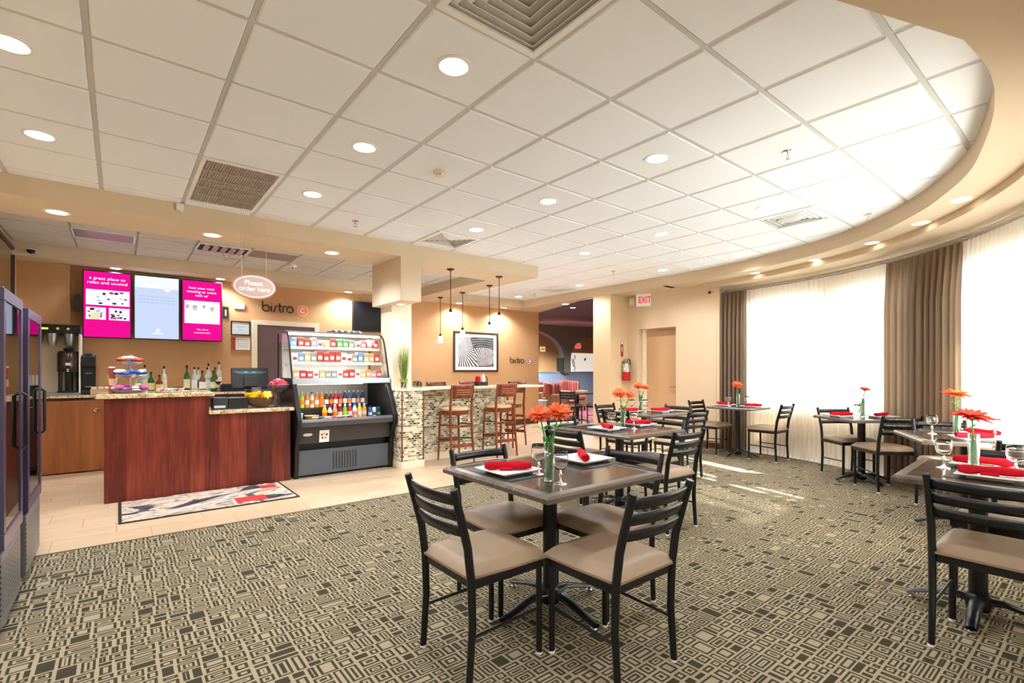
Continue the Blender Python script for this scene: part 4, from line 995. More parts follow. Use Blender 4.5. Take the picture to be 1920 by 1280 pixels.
t = thing('fruit_tray', 'low red and green garnish tray behind the pastries', 'tray', (.66, 8.7, .995))
MB().box(-.09, .09, -.06, .06, 0, .06).build('tray_body', mat('garnish_red', '#9a3b22', .5), t, bevel=.006); MB().box(-.08, .08, -.05, .05, .06, .085).build('garnish', mat('garnish_green', '#5a6b2a', .7), t, bevel=.01)
# coffee brewer
t = thing('coffee_brewer', 'double coffee brewer with display and metal back panel', 'coffee maker', (-.62, 8.78, .995))
MB().box(-.28, .235, -.2, .22, .80, .915).build('brew_head', blackp, t, bevel=.008)
MB().box(-.28, .225, .05, .2, .02, .80).build('back_panel', mat('brewer_cream', '#cdb999', .35), t, bevel=.01)
MB().box(-.28, .235, -.22, .22, 0, .03).build('base', steel, t, bevel=.004); MB().box(.215, .232, -.2, .2, .03, .80).build('side_rail', mat('rail_white', '#e8dfd8', .3), t)
MB().box(-.17, -.08, -.202, -.2, .845, .868).build('lit_display', mat_emit('lime_display', '#c4e83a', 1.6), t)
for xx, cc_ in ((.01, '#d0aa3c'), (.11, '#c9b46a')): MB().lathe([(0, .004), (.014, .003), (.016, 0)], n=12).build('control_button', mat('button' + cc_, cc_, .3, emis=cc_, es=.4), t).matrix_local = Matrix.Translation((xx, -.2, .86)) @ Matrix.Rotation(R(90), 4, 'X')
for xx in (-.19, -.05, .12): MB().lathe([(0, .64), (.04, .645), (.055, .72), (.06, .80), (0, .80)], (xx, -.1, 0), 18).build('brew_basket', steel, t, smooth=True)
t = thing('coffee_server', 'large brown and black thermal coffee server under the brewer', 'coffee dispenser', (-.51, 8.66, 1.026))
MB().lathe([(0, .27), (.112, .27), (.115, .28), (.115, .51), (.10, .54), (0, .55)], n=28).build('thermal_body', mat('server_brown', '#43302c', .2, metal=.3), t, smooth=True)
MB().lathe([(.0, .0), (.115, 0), (.115, .02), (0, .02)], n=24).build('base', blackp, t); MB().tube([(-.085, .05, .02), (-.085, .05, .27)], .02).tube([(.085, .05, .02), (.085, .05, .27)], .02).tube([(0, .08, .02), (0, .08, .27)], .04).build('base_legs', blackp, t)
MB().lathe([(0, .54), (.05, .55), (.055, .575), (0, .59)], n=18).build('lid', blackp, t, smooth=True); MB().tube([(0, -.11, .30), (0, -.15, .30), (0, -.15, .27)], .012).build('tap', chrome, t, smooth=True)
MB().cbox((0, -.115, .37), (.05, .006, .035)).build('badge', white_m, t, bevel=.003)
t = thing('capsule_coffee_machine', 'black capsule coffee machine right of the brewer', 'coffee maker', (-.31, 8.68, 1.0))
MB().box(-.075, .075, -.02, .1, 0, .52).box(-.075, .075, -.1, .1, 0, .05).box(-.075, .075, -.1, .1, .36, .50).build('body', blackp, t, bevel=.012); MB().lathe([(0, .05), (.05, .04), (.066, 0)], (0, .0, .50), 20).build('water_lid', blackp, t, smooth=True)
for zz in (.09, .27): MB().lathe([(0, 0), (.035, .002), (.038, .014), (.034, .014), (0, .006)], (.0, -.06, zz), 16).build('cup_stack_shelf', steel, t, smooth=True)
t = thing('condiment_box', 'small wooden condiment box with packets beside the coffee machines', 'box', (-.16, 8.58, .997))
MB().box(-.13, .09, -.05, .05, 0, .075).build('box_body', mat('box_wood', '#c69a6b', .5), t, bevel=.003)
for k in range(3): MB().box(-.12 + k * .07, -.065 + k * .07, -.04, .04, .07, .1).build('packet_row', lwh, t, bevel=.003)
t = thing('straw_holder', 'black cup of wooden stirrers and straws', 'straw holder', (-.06, 8.62, .997))
MB().lathe([(0, 0), (.04, 0), (.048, .13), (.044, .13), (.037, .006), (0, .006)], n=18).build('cup', blackp, t, smooth=True)
for k in range(9):
    a = k * .7; MB().tube([(.02 * math.cos(a), .02 * math.sin(a), .01), (.055 * math.cos(a), .05 * math.sin(a), .26)], .004, 6).build('stirrer', lwh, t)

# ================================================================== back wall items
def rect_xz(name, x0, x1, z0, z1, y, th, m, parent=None): return MB().box(x0, x1, y - th, y, z0, z1).build(name, m, parent)
MAG = mat_emit('screen_magenta', '#e3108c', 1.0); WHT = mat_emit('screen_white', '#ffffff', 1.1); PBL = mat_emit('screen_pale_blue', '#c3d2ee', .95); PB2 = mat_emit('screen_sky', '#e4ecf6', 1.0)
SC = [('left pink menu screen reading a great place to relax and unwind', -.385, .15), ('middle pale blue menu screen with faint logo', .18, .735), ('right pink menu screen reading host your next meeting or event with us', .765, 1.305)]
ZM0, ZM1, YM = 1.775, 2.725, 9.04
for k, (lab, x0, x1) in enumerate(SC):
    t = thing('menu_screen', lab, 'screen', ((x0 + x1) / 2, YM, 0), 0, 'portrait menu screens on the back wall'); hw = (x1 - x0) / 2
    MB().box(-hw, hw, 0, .05, ZM0, ZM1).build('screen_bezel', blackp, t, bevel=.004)
    MB().box(-hw + .01, hw - .01, -.003, 0, ZM0 + .015, ZM1 - .015).build('display_panel', PBL if k == 1 else MAG, t)
    MB().box(-.05, .05, .05, .16, 2.1, 2.4).build('wall_mount', blackp, t)
    def pic(x0, x1, z0, z1, cols, sd):
        r_ = random.Random(sd); mb = MB(); mb.box(x0, x1, -.005, -.003, z0, z1)
        for q in range(len(cols)):
            for _ in range(5):
                mb.mi(q + 1); cx_, cz_ = r_.uniform(x0 + .03, x1 - .03), r_.uniform(z0 + .02, z1 - .02); a_, b_ = r_.uniform(.012, .03), r_.uniform(.008, .02); yy = -.0052 - .0003 * q
                mb.poly([(min(max(cx_ + a_ * math.cos(w_), x0), x1), yy, min(max(cz_ + b_ * math.sin(w_), z0), z1)) for w_ in [i * .785 for i in range(8)]])
        return mb
    if k == 0:
        text_mesh('a great place to', .056, .0006, WHT, 'screen_text', t, facingY(0, -.004, 2.615), sx=1.15); text_mesh('relax and unwind', .056, .0006, WHT, 'screen_text', t, facingY(0, -.004, 2.555), sx=1.15)
        cols = [mat_emit('px_lilac', '#b9bfe0', .9), mat_emit('px_dark', '#3b3f4c', .6), mat_emit('px_wine', '#b04a6a', .8)]
        pic(-.235, .245, 2.24, 2.455, cols, 3).build('screen_photo', [WHT] + cols, t)
        pic(-.235, -.02, 2.035, 2.205, cols, 5).build('screen_photo', [WHT] + cols, t); pic(.015, .245, 2.035, 2.205, cols, 9).build('screen_photo', [WHT] + cols, t)
        MB().box(-.19, -.08, -.0065, -.006, 2.035, 2.13).build('screen_cup_picture', mat_emit('px_cream', '#eee0b8', .9), t); MB().lathe([(0, 0)], n=3) 
    elif k == 1:
        MB().box(-hw + .012, hw - .012, -.005, -.003, 2.54, ZM1 - .017).build('screen_banner', PB2, t)
        text_mesh('bistro', .075, .0006, WHT, 'screen_text', t, facingY(-.02, -.0055, 2.57), sx=1.1)
        MB().lathe([(.0, 0), (.042, 0)], n=28).build('screen_logo_disc', WHT, t).matrix_local = Matrix.Translation((.125, -.0062, 2.54)) @ Matrix.Rotation(R(90), 4, 'X')
        MB().lathe([(.022, 0), (.032, 0)], n=28).build('screen_logo_ring', mat_emit('px_peach', '#e6c9b4', .9), t).matrix_local = Matrix.Translation((.125, -.0068, 2.54)) @ Matrix.Rotation(R(90), 4, 'X')
        fe = mat_emit('px_faint', '#aebbe0', .9); fr_ = MB()
        for q in range(3):
            for i in range(26): fr_.box(-.22 + i * .017, -.212 + i * .017, -.0045, -.003, 2.31 + q * .045 + .005 * ((i * 7) % 3), 2.333 + q * .045)
        fr_.build('screen_faint_writing', fe, t)
        MB().lathe([(.014, 0), (.024, 0)], n=24).build('screen_emblem', WHT, t).matrix_local = Matrix.Translation((.01, -.004, 1.915)) @ Matrix.Rotation(R(90), 4, 'X')
        MB().box(-.05, .07, -.0045, -.003, 1.862, 1.876).build('screen_caption', WHT, t)
    else:
        for q, s in enumerate(('host your next', 'meeting or event', "with us'")): text_mesh(s, .052, .0006, WHT, 'screen_text', t, facingY(-.01, -.004, 2.60 - q * .058), sx=1.1)
        cols = [mat_emit('px_grey', '#b9b4be', .85), mat_emit('px_skin', '#d8c4bd', .9), mat_emit('px_pale', '#f1f0ea', 1)]
        mb = MB(); mb.box(-.235, .235, -.005, -.003, 2.05, 2.40)
        for i, (xx, zz, s_) in enumerate(((-.20, 2.30, .026), (-.10, 2.29, .034), (.02, 2.31, .024), (.13, 2.28, .028))):
            mb.mi(2).poly([(xx + s_ * math.cos(w_ * .52), -.0056, zz + s_ * 1.2 * math.sin(w_ * .52)) for w_ in range(12)])
            mb.mi(1).poly([(xx + s_ * 1.1 * math.cos(w_ * .31), -.0059, zz + s_ * .3 + s_ * 1.05 * math.sin(w_ * .31)) for w_ in range(11)])
            mb.mi(3).poly([(xx - s_ * 1.5, -.0055, 2.12), (xx + s_ * 1.5, -.0055, 2.12), (xx + s_, -.0055, zz - s_), (xx - s_, -.0055, zz - s_)])
        mb.build('screen_photo', [WHT] + cols, t)
        text_mesh('Talk with us', .032, .0005, WHT, 'screen_text', t, facingY(0, -.004, 1.955)); text_mesh('at the front desk.', .032, .0005, WHT, 'screen_text', t, facingY(0, -.004, 1.905))

# "bistro C" logos built from round strokes
def logo(label, x0, zc, w, m_txt, m_ring, m_c, cx_, cr, depth=.012, filled=False, y=YB):
    t = thing('bistro_logo', label, 'wall sign', (x0, y, zc), 0, 'bistro C logos on the back wall')
    s = w / 4.75; r = s * .105; yy = -depth
    def st(pts, nm): MB().tube([(p[0] * s, yy, p[1] * s) for p in pts], r, 8, (1, 1)).build('letter_' + nm, m_txt, t, smooth=True)
    def ar(cx, cz, rr, a, b_, n=18): return [(cx + rr * math.cos(R(a + (b_ - a) * i / n)), cz + rr * math.sin(R(a + (b_ - a) * i / n))) for i in range(n + 1)]
    st([(0, 1.15), (0, 0)] , 'b'); st(ar(.5, 0, .5, 180, 540, 28), 'b')
    st([(1.32, .45), (1.32, -.5)], 'i'); st([(1.32, .82), (1.32, .92)], 'i')
    st([(1.58, -.52), (1.74, -.44), (1.84, -.1), (1.9, .22), (2.0, .44), (2.22, .5)], 's')
    st([(2.58, .95), (2.58, -.2), (2.64, -.42), (2.86, -.5)], 't'); st([(2.42, .48), (2.9, .48)], 't')
    st([(3.1, -.5), (3.1, .2), (3.2, .42), (3.45, .5), (3.6, .48)], 'r')
    st(ar(4.2, 0, .5, 0, 360, 28), 'o')
    d_ = MB(); R0 = cr
    def disc(ra, rb, y0, nm, mm, n=40):
        b_ = MB(); P_ = [(math.cos(2 * math.pi * i / n), math.sin(2 * math.pi * i / n)) for i in range(n)]
        for i in range(n):
            p, q = P_[i], P_[(i + 1) % n]
            if ra > 0:
                b_.quad((cx_ + ra * p[0], y0, ra * p[1]), (cx_ + rb * p[0], y0, rb * p[1]), (cx_ + rb * q[0], y0, rb * q[1]), (cx_ + ra * q[0], y0, ra * q[1]))
                b_.quad((cx_ + rb * p[0], y0, rb * p[1]), (cx_ + rb * p[0], 0, rb * p[1]), (cx_ + rb * q[0], 0, rb * q[1]), (cx_ + rb * q[0], y0, rb * q[1]))
        if ra == 0: b_.prism([(cx_ + rb * p[0], rb * p[1]) for p in P_], y0, 0, 'y')
        b_.build(nm, mm, t)
    disc(0, R0, -.006, 'logo_disc', m_ring[0]); disc(R0 * .82, R0 * .99, -.010, 'logo_ring', m_ring[1])
    MB().tube([(cx_ + R0 * .42 * math.cos(R(a)), -.012, R0 * .42 * math.sin(R(a))) for a in range(50, 311, 13)], R0 * .13, 8).build('letter_c', m_c, t, smooth=True)
logo_dark = mat('logo_dark', '#2a2224', .4)
logo('large bistro C wall lettering in dark strokes with peach disc', 1.93, 2.385, .50, logo_dark, (mat('logo_peach', '#ee8d5c', .5), mat('logo_peach_light', '#f9c3a2', .5)), mat('logo_c_light', '#fde3cf', .5), .655, .098)
logo('small bistro C wall lettering with purple disc near the lounge opening', 7.34, 1.545, .43, logo_dark, (mat('logo_pale', '#f3e4dc', .5), mat('logo_purple', '#6b2a52', .5)), mat('logo_purple'), .585, .085)
# service door
dr = struct(MB().box(1.84, 2.78, YB - .045, YB - .005, .01, 2.09).build('door_2', door_brown, bevel=.002))
MB().box(1.76, 1.84, YB - .06, YB, 0, 2.09).box(2.78, 2.86, YB - .06, YB, 0, 2.09).box(1.76, 2.86, YB - .06, YB, 2.09, 2.17).build('door_frame', trimw, dr, bevel=.003)
MB().box(2.62, 2.74, YB - .075, YB - .045, .95, 1.75).build('door_closer_plate', mat('door_plate', '#8a6f70', .4), dr)
MB().tube([(1.92, YB - .045, 1.02), (1.92, YB - .09, 1.02), (2.03, YB - .09, 1.02)], .01).build('door_handle', steel, dr)
# framed notices and boxes
def framed(name, label, x0, x1, z0, z1, fm, pm, cat, fw=.018):
    t = thing(name, label, cat, ((x0 + x1) / 2, YB, (z0 + z1) / 2)); a, c_ = (x1 - x0) / 2, (z1 - z0) / 2
    MB().box(-a, a, -.02, 0, c_ - fw, c_).box(-a, a, -.02, 0, -c_, -c_ + fw).box(-a, -a + fw, -.02, 0, -c_ + fw, c_ - fw).box(a - fw, a, -.02, 0, -c_ + fw, c_ - fw).build('frame', fm, t, bevel=.002)
    MB().box(-a + fw, a - fw, -.008, 0, -c_ + fw, c_ - fw).build('certificate' if cat != 'notice' else 'paper', pm, t); return t
f1 = framed('framed_certificate', 'black framed certificate on the wall left of the brown door', 1.45, 1.74, 1.90, 2.135, blackp, mat('cert_grey', '#c9ced0', .5), 'frame')
MB().box(-.07, .07, -.0095, -.008, .02, .03).box(-.03, .03, -.0095, -.008, -.03, -.022).build('text_line', mat('ink_grey', '#8f9798', .6), f1)
f2 = framed('wall_notice', 'red and white printed notice below the framed certificate', 1.45, 1.74, 1.655, 1.87, mat('notice_border', '#b98e6a', .5), lwh, 'notice', .006)
MB().box(-.14, -.075, -.0095, -.008, -.1, .1).build('red_panel', mat('notice_red', '#a53a2c', .5), f2)
for k in range(5): MB().box(-.06, .12, -.0095, -.008, .06 - k * .03, .066 - k * .03).build('text_line', mat('ink_grey'), f2)
f3 = framed('small_framed_photo', 'small dark framed picture just right of the menu screens', 1.33, 1.42, 2.16, 2.36, mat('frame_brown', '#5a4134', .5), mat('ink_black', '#2b2622', .5), 'frame', .012)
MB().box(-.008, .012, -.01, -.008, -.05, .05).build('figure', lwh, f3)
t = thing('wall_thermostat', 'small white box on the wall above the framed certificate', 'thermostat', (1.575, YB, 2.385)); MB().box(-.075, .075, -.03, 0, -.045, .045).build('housing', white_m, t, bevel=.005); MB().box(-.05, .05, -.032, -.03, -.01, .02).build('window', mat('pale_grey'), t)
t = thing('wall_speaker', 'black speaker bracket left of the menu screens', 'speaker', (-.44, 9.06, 2.25)); MB().box(-.03, .03, -.02, .04, -.12, .12).build('housing', blackp, t, bevel=.006); MB().tube([(0, .04, 0), (0, .10, 0)], .012).build('bracket', blackp, t)
# television
t = thing('wall_television', 'dark television on the wall partly hidden by the post', 'television', (4.0, 9.08, 2.345))
MB().box(-.54, .54, 0, .06, -.285, .285).build('television_body', blackp, t, bevel=.008); MB().box(-.52, .52, -.002, 0, -.262, .265).build('screen', mat('tv_screen', '#1b1c20', .12), t); MB().box(-.15, .15, .06, .12, -.1, .1).build('wall_mount', blackp, t)
t = thing('foil_packets', 'crumpled clear wrap bundle on top of the display case', 'wrap', (2.45, 6.75, 1.82))
MB().grid(lambda u, v: (.42 * (u - .5), .2 * (v - .5), .03 + .018 * math.sin(u * 31) * math.cos(v * 17)), 24, 10).build('wrap', mat('cling_wrap', '#ddd6da', .2), t, solid=.004)
# framed print
m, b, x, y, z, tc = start('architecture_print', .5)
d1 = noise(1.0, comb(x * 1.0, z * 1.0, 0), 2, 0)
def rays(px, pz, k): 
    a = S.op('ARCTAN2', z - pz, x - px); return ((a * k).fr())
r1 = rays(-.42, .12, 7.0); rad = S.op('SQRT', (x - .18) * (x - .18) * .7 + (z + .1) * (z + .1) * 3.2); r2 = rays(.30, -.42, 9.0)
sel = (x + z * .35) < -.06
pt = sel.mix(r2 * .9 * (rad < .38) + (rad * 11).fr() * .5 * (rad > .38), r1)
S.nt.links.new(ramp(pt * .8 + noise(9, tc.outputs['Object'], 4, .6) * .35, [(.2, '#1c1a1c'), (.42, '#4d4849'), (.6, '#a39d9c'), (.8, '#efeceb')]), b.inputs['Base Color'])
t = thing('framed_print', 'framed black and white architectural print on the tan wall', 'picture', (6.355, YB, 1.735))
a, c_ = .615, .45
MB().box(-a, a, -.03, 0, c_ - .045, c_).box(-a, a, -.03, 0, -c_, -c_ + .045).box(-a, -a + .045, -.03, 0, -c_ + .045, c_ - .045).box(a - .045, a, -.03, 0, -c_ + .045, c_ - .045).build('frame', mat('frame_espresso', '#3a2f2b', .4), t, bevel=.004)
MB().box(-a + .04, a - .04, -.012, 0, -c_ + .04, c_ - .04).build('mat_board', mat('mat_white', '#f2efe8', .6), t); MB().box(-a + .13, a - .13, -.014, -.012, -c_ + .115, c_ - .115).build('print', m, t)
# exit sign with emergency heads
t = thing('exit_sign', 'white exit sign with red letters above the recessed door', 'exit sign', (XE, 5.70, 2.655))
sgn = MB(); sgn.M = Matrix.Rotation(R(32), 4, 'Z'); sgn.box(-.05, 0, -.17, .19, -.12, .12); sgn.build('housing', white_m, t, bevel=.008)
text_mesh('EXIT', .17, .001, mat('exit_red', '#d8202a', .4, emis='#e0222c', es=.5), 'exit_letters', t, Matrix.Rotation(R(32), 4, 'Z') @ Matrix.Translation((-.052, .03, -.005)) @ Matrix.Rotation(-R(90), 4, 'Z') @ Matrix.Rotation(R(90), 4, 'X'), bold=.003, sx=.68)
for yy in (-.14, .14): 
    k = MB().lathe([(0, .055), (.035, .05), (.042, .02), (.03, 0)], n=16).build('emergency_lamp_head', white_m, t, smooth=True); k.matrix_local = Matrix.Rotation(R(32), 4, 'Z') @ Matrix.Translation((-.01, yy, .15)) @ Matrix.Rotation(R(-90), 4, 'Y')
MB().box(-.05, .06, -.03, .03, -.03, .03).build('mounting_arm', white_m, t)
t = thing('wall_strobe', 'small cream wall box left of the exit sign', 'alarm', (XE, 6.02, 2.66)); MB().box(-.035, 0, -.06, .06, -.075, .075).build('housing', mat('strobe_cream', '#f2e3c9', .5), t, bevel=.006); MB().box(-.045, -.035, -.03, .03, -.03, .03).build('lens', white_m, t)
# fire extinguisher + label on the column
t = thing('fire_extinguisher', 'red and chrome fire extinguisher hanging on the pale column', 'fire extinguisher', (7.72, 6.14, 1.12))
MB().lathe([(0, .0), (.07, .0), (.078, .012), (.078, .17)], (0, -.085, 0), 24).build('red_cylinder', mat('extinguisher_red', '#c01f1c', .3), t, smooth=True)
MB().lathe([(.078, .17), (.078, .30), (.06, .335), (.022, .35), (.02, .37), (0, .37)], (0, -.085, 0), 24).build('chrome_cylinder', chrome, t, smooth=True)
MB().box(-.02, .03, -.11, -.06, .36, .41).tube([(-.02, -.085, .40), (.05, -.085, .43)], .007).tube([(-.02, -.085, .385), (.055, -.085, .36)], .006).build('valve_handle', steel, t)
MB().tube([(.02, -.085, .40), (.09, -.09, .41), (.115, -.09, .33), (.105, -.09, .20), (.095, -.09, .10)], .011, 8).build('hose', blackp, t, smooth=True); MB().box(-.03, .03, -.01, .0, .25, .38).build('wall_bracket', steel, t)
t = thing('extinguisher_label', 'narrow red and white fire extinguisher label above the extinguisher', 'sign', (7.69, 6.14, 1.73))
MB().box(-.038, .038, -.004, 0, -.14, .14).build('label_plate', mat('label_red2', '#b0303a', .4), t); MB().box(-.03, .03, -.005, -.004, .10, .135).build('white_symbol', white_m, t)
text_mesh('FIRE', .048, .0006, white_m, 'lettering', t, facingY(0, -.006, 0) @ Matrix.Rotation(R(90), 4, 'Z')); 

# ================================================================== open display cooler
t = thing('display_cooler', 'tall black open refrigerated display case stocked with drinks and snacks', 'display case', (0, 0, 0))
X0, X1 = 1.66, 2.93
prof = [(6.24, 0), (6.21, .40), (6.10, .66), (6.10, .72), (6.33, 1.16), (6.36, 1.22), (7.03, 1.22), (7.03, 0)]
cb = mat('cooler_black', '#2a2528', .35); cg = mat('cooler_grey', '#565b63', .35); cside = mat('cooler_side', '#1c181b', .3)
for xa in (X0, X1 - .05): MB().prism(prof, xa, xa + .05, 'x').build('side_panel', cside, t, bevel=.006)
MB().box(X0 + .05, X1 - .05, 6.27, 6.29, .03, .33).build('kick_plate', cg, t)
k = MB()
for i in range(9):
    for j in range(17): k.box(2.13 + i * .036, 2.145 + i * .036, 6.266, 6.271, .07 + j * .013, .077 + j * .013)
k.build('vent_holes', darkhole, t)
MB().box(X0 + .05, X1 - .05, 6.34, 6.36, .0, .45).build('recess_panel', mat('cooler_recess', '#1a1210', .5), t)
MB().prism([(6.24, .42), (6.21, .63), (6.26, .63), (6.30, .42)], X0 + .05, X1 - .05, 'x').build('front_apron', mat('cooler_apron', '#3d3839', .4), t)
MB().prism([(6.13, .63), (6.12, .69), (6.16, .72), (6.28, .70), (6.26, .63)], X0 + .05, X1 - .05, 'x').build('front_lip', mat('cooler_lip', '#4e4a4e', .35), t, bevel=.004)
MB().box(X0 + .05, X1 - .05, 6.25, 7.0, .60, .68).build('lower_deck', cb, t); MB().box(X0 + .05, X1 - .05, 6.98, 7.03, 0, 1.80).build('back_panel', mat('case_white', '#e9e7e4', .5), t)
MB().box(X0 + .05, X1 - .05, 6.62, 6.98, .80, .82).build('rear_step_shelf', blackp, t); MB().box(X0 + .05, X1 - .05, 6.62, 6.64, .68, .80).build('step_riser', blackp, t)
MB().box(X0 + .0, X1, 6.31, 6.38, 1.145, 1.215).build('middle_fascia', mat('fascia_silver', '#9aa0a8', .3, metal=.6), t, bevel=.004)
MB().box(X0 + .05, X1 - .05, 6.38, 6.98, 1.17, 1.215).build('middle_deck', mat('case_white'), t)
MB().box(X0 + .10, X1 - .35, 6.42, 6.47, 1.135, 1.165).build('lower_tube_light', mat_emit('tube_white', '#fff6e6', 4), t)
lt = bpy.data.lights.new('case_light', 'AREA'); lt.shape = 'RECTANGLE'; lt.size = 1.1; lt.size_y = .06; lt.energy = 3; lo = bpy.data.objects.new('case_light', lt); COL.objects.link(lo); lo.location = (2.25, 6.45, 1.12); lo.rotation_euler = (R(-25), 0, 0); lo.parent = t
# curved glass hood
gp = [(6.36, 1.22), (6.40, 1.35), (6.44, 1.48), (6.48, 1.62), (6.53, 1.74), (6.60, 1.80), (6.70, 1.815)]
g = MB()
for i in range(len(gp) - 1): g.quad((X0 + .02, gp[i][0], gp[i][1]), (X1 - .02, gp[i][0], gp[i][1]), (X1 - .02, gp[i + 1][0], gp[i + 1][1]), (X0 + .02, gp[i + 1][0], gp[i + 1][1]))
g.build('curved_glass_front', pane2, t, smooth='all')
for xa in (X0 + .005, X1 - .005):
    g = MB(); g.poly([(xa, y_, z_) for y_, z_ in gp + [(7.0, 1.815), (7.0, 1.22)]]); g.build('end_glass', pane2, t)
    MB().tube([(xa, y_, z_) for y_, z_ in gp], .011, 6).tube([(xa, 6.70, 1.815), (xa, 7.02, 1.815), (xa, 7.02, 1.22)], .011, 6).build('glass_edge_frame', blackp, t)
MB().box(X0, X1, 6.62, 7.03, 1.80, 1.822).build('top_panel', mat('case_top', '#6d6a6a', .3), t, bevel=.004); MB().box(X0 + .03, X1 - .03, 6.60, 6.63, 1.77, 1.80).build('upper_tube_light', mat('tube_white'), t)
for zz, yf in ((1.40, 6.50), (1.60, 6.58)):
    MB().box(X0 + .04, X1 - .04, yf, 6.97, zz, zz + .012).build('glass_shelf', mat('shelf_white', '#f1efec', .3), t); MB().box(X0 + .04, X1 - .04, yf - .004, yf, zz - .012, zz + .024).build('shelf_price_rail', mat('rail_pale', '#e9e4dd', .3), t)
for zz in (1.385, 1.585, 1.765):
    lt = bpy.data.lights.new('case_light', 'AREA'); lt.shape = 'RECTANGLE'; lt.size = 1.1; lt.size_y = .04; lt.energy = 1.5; lo = bpy.data.objects.new('case_light', lt); COL.objects.link(lo); lo.location = (2.3, 6.62, zz); lo.parent = t
MB().lathe([(0, .003), (.055, .003), (.056, 0)], n=24, sy=.36).build('maker_badge', mat('badge_silver', '#d6d2cf', .3), t).matrix_local = Matrix.Translation((1.81, 6.225, .53)) @ Matrix.Rotation(R(90), 4, 'X')
pc = MB(); pc.box(-.06, .06, -.003, 0, -.075, .075); pc.mi(1)
tq = thing('price_card', 'white price card with food pictures taped to the cooler front', 'card', (2.005, 6.218, .50)); tq.rotation_euler = (R(7), 0, 0)
MB().box(-.06, .06, -.003, 0, -.075, .075).build('card', white_m, tq)
for i, (xx, zz, cc_) in enumerate(((-.03, .02, 'red'), (0, .03, 'yellow'), (.03, .02, 'brown'), (-.02, -.02, 'brown'), (.02, -.02, 'orange'))): MB().cbox((xx, -.004, zz), (.022, .002, .026)).build('food_picture', CM[cc_], tq)

BC = {'yellow': '#f0c414', 'orange': '#ef8a2b', 'pink': '#ef8f86', 'red': '#c4202a', 'dark red': '#8c1420', 'green': '#78b53a', 'white': '#e9e6e2', 'blue': '#2f62b0', 'navy': '#22356e', 'teal': '#2f9aa0', 'brown': '#5b3320', 'lime': '#b8d83c'}
BM = {k: mat('drink_' + k.replace(' ', '_'), v, .25, noise=.08, nscale=25) for k, v in BC.items()}
def drink(x, y, z, col, h, r, lab, lcol=None, can=False):
    t = thing('drink_can' if can else 'drink_bottle', lab, 'can' if can else 'bottle', (x, y, z), 0, 'drinks in the open cooler')
    if can:
        MB().lathe([(0, 0), (r * .8, 0), (r, .008), (r, h - .012), (r * .8, h), (0, h - .003)], n=14).build('can_body', BM[col], t, smooth=True); MB().lathe([(r * .8, h + .0005), (0, h)], n=12).build('can_lid', steel, t)
    else:
        MB().lathe([(0, 0), (r, .004), (r, h * .58), (r * .85, h * .68), (r * .4, h * .86), (r * .4, h * .92), (0, h * .92)], n=14).build('bottle_body', BM[col], t, smooth=True)
        MB().lathe([(r * .45, h * .88), (r * .45, h), (0, h)], n=10).build('cap', BM['white'] if col != 'white' else BM['blue'], t)
    MB().lathe([(r * 1.02, h * .22), (r * 1.02, h * .5)], n=14).build('label', BM[lcol or 'white'], t, smooth=True)
front = [('yellow', 'orange'), ('white', 'brown'), ('pink', 'orange'), ('dark red', 'white'), ('green', 'lime'), ('red', 'white'), ('white', 'pink'), ('yellow', 'white'), ('orange', 'white')]
for k, (c1, c2) in enumerate(front):
    drink(2.075 + k * .066, 6.42, .68, c1, .195 if k != 1 else .18, .030, '%s drink bottle in the front row of the open cooler, %s' % (c1, ORD[k]), c2)
for k, (c1, c2) in enumerate((('blue', 'white'), ('white', 'blue'), ('navy', 'green'))):
    drink(2.685 + k * .06, 6.42, .68, c1, .135, .027, '%s drink can at the right of the cooler front row, %s' % (c1, ORD[k]), c2, True)
rear = ['yellow', 'yellow', 'lime', 'orange', 'white', 'orange', 'orange', 'brown', 'dark red', 'red', 'red', 'navy', 'blue', 'navy', 'blue', 'navy']
for k, c1 in enumerate(rear):
    drink(1.76 + k * .063, 6.74, .82, c1, .21 if c1 not in ('navy', 'blue') else .22, .029, '%s drink bottle in the rear row of the open cooler, %s' % (c1, ORD[k]), 'white' if k % 2 else 'orange')
t = thing('wooden_bowl', 'tan wooden bowl on the lower deck of the cooler', 'bowl', (1.92, 6.43, .68)); MB().lathe([(0, 0), (.06, 0), (.085, .06), (.088, .065), (.082, .065), (.058, .008), (0, .006)], n=24).build('bowl_body', mat('bowl_tan', '#d8b07a', .45), t, smooth=True)
t = thing('teal_canister', 'pale teal cup at the lower left of the cooler', 'cup', (1.775, 6.42, .68)); MB().lathe([(0, 0), (.026, 0), (.032, .09), (0, .09)], n=16).build('cup_body', mat('cup_teal', '#a9d4ce', .4), t, smooth=True); MB().lathe([(.034, .09), (.034, .1), (0, .1)], n=16).build('lid', white_m, t)
sc_ = ['white', 'blue', 'white', 'red', 'white', 'tan', 'pink']
for k in range(7):
    T_ = Matrix.Translation((1.90 + k * .075, 6.225, .723 + .012)) @ Matrix.Rotation(rnd.uniform(-.5, .5), 4, 'Z')
    pillow('snack_packet', .07, .045, .018, CM[sc_[k]], T_, '%s snack packet lying on the cooler front lip, %s' % (sc_[k], ORD[k]), 'snack', 'packets on the cooler lip')
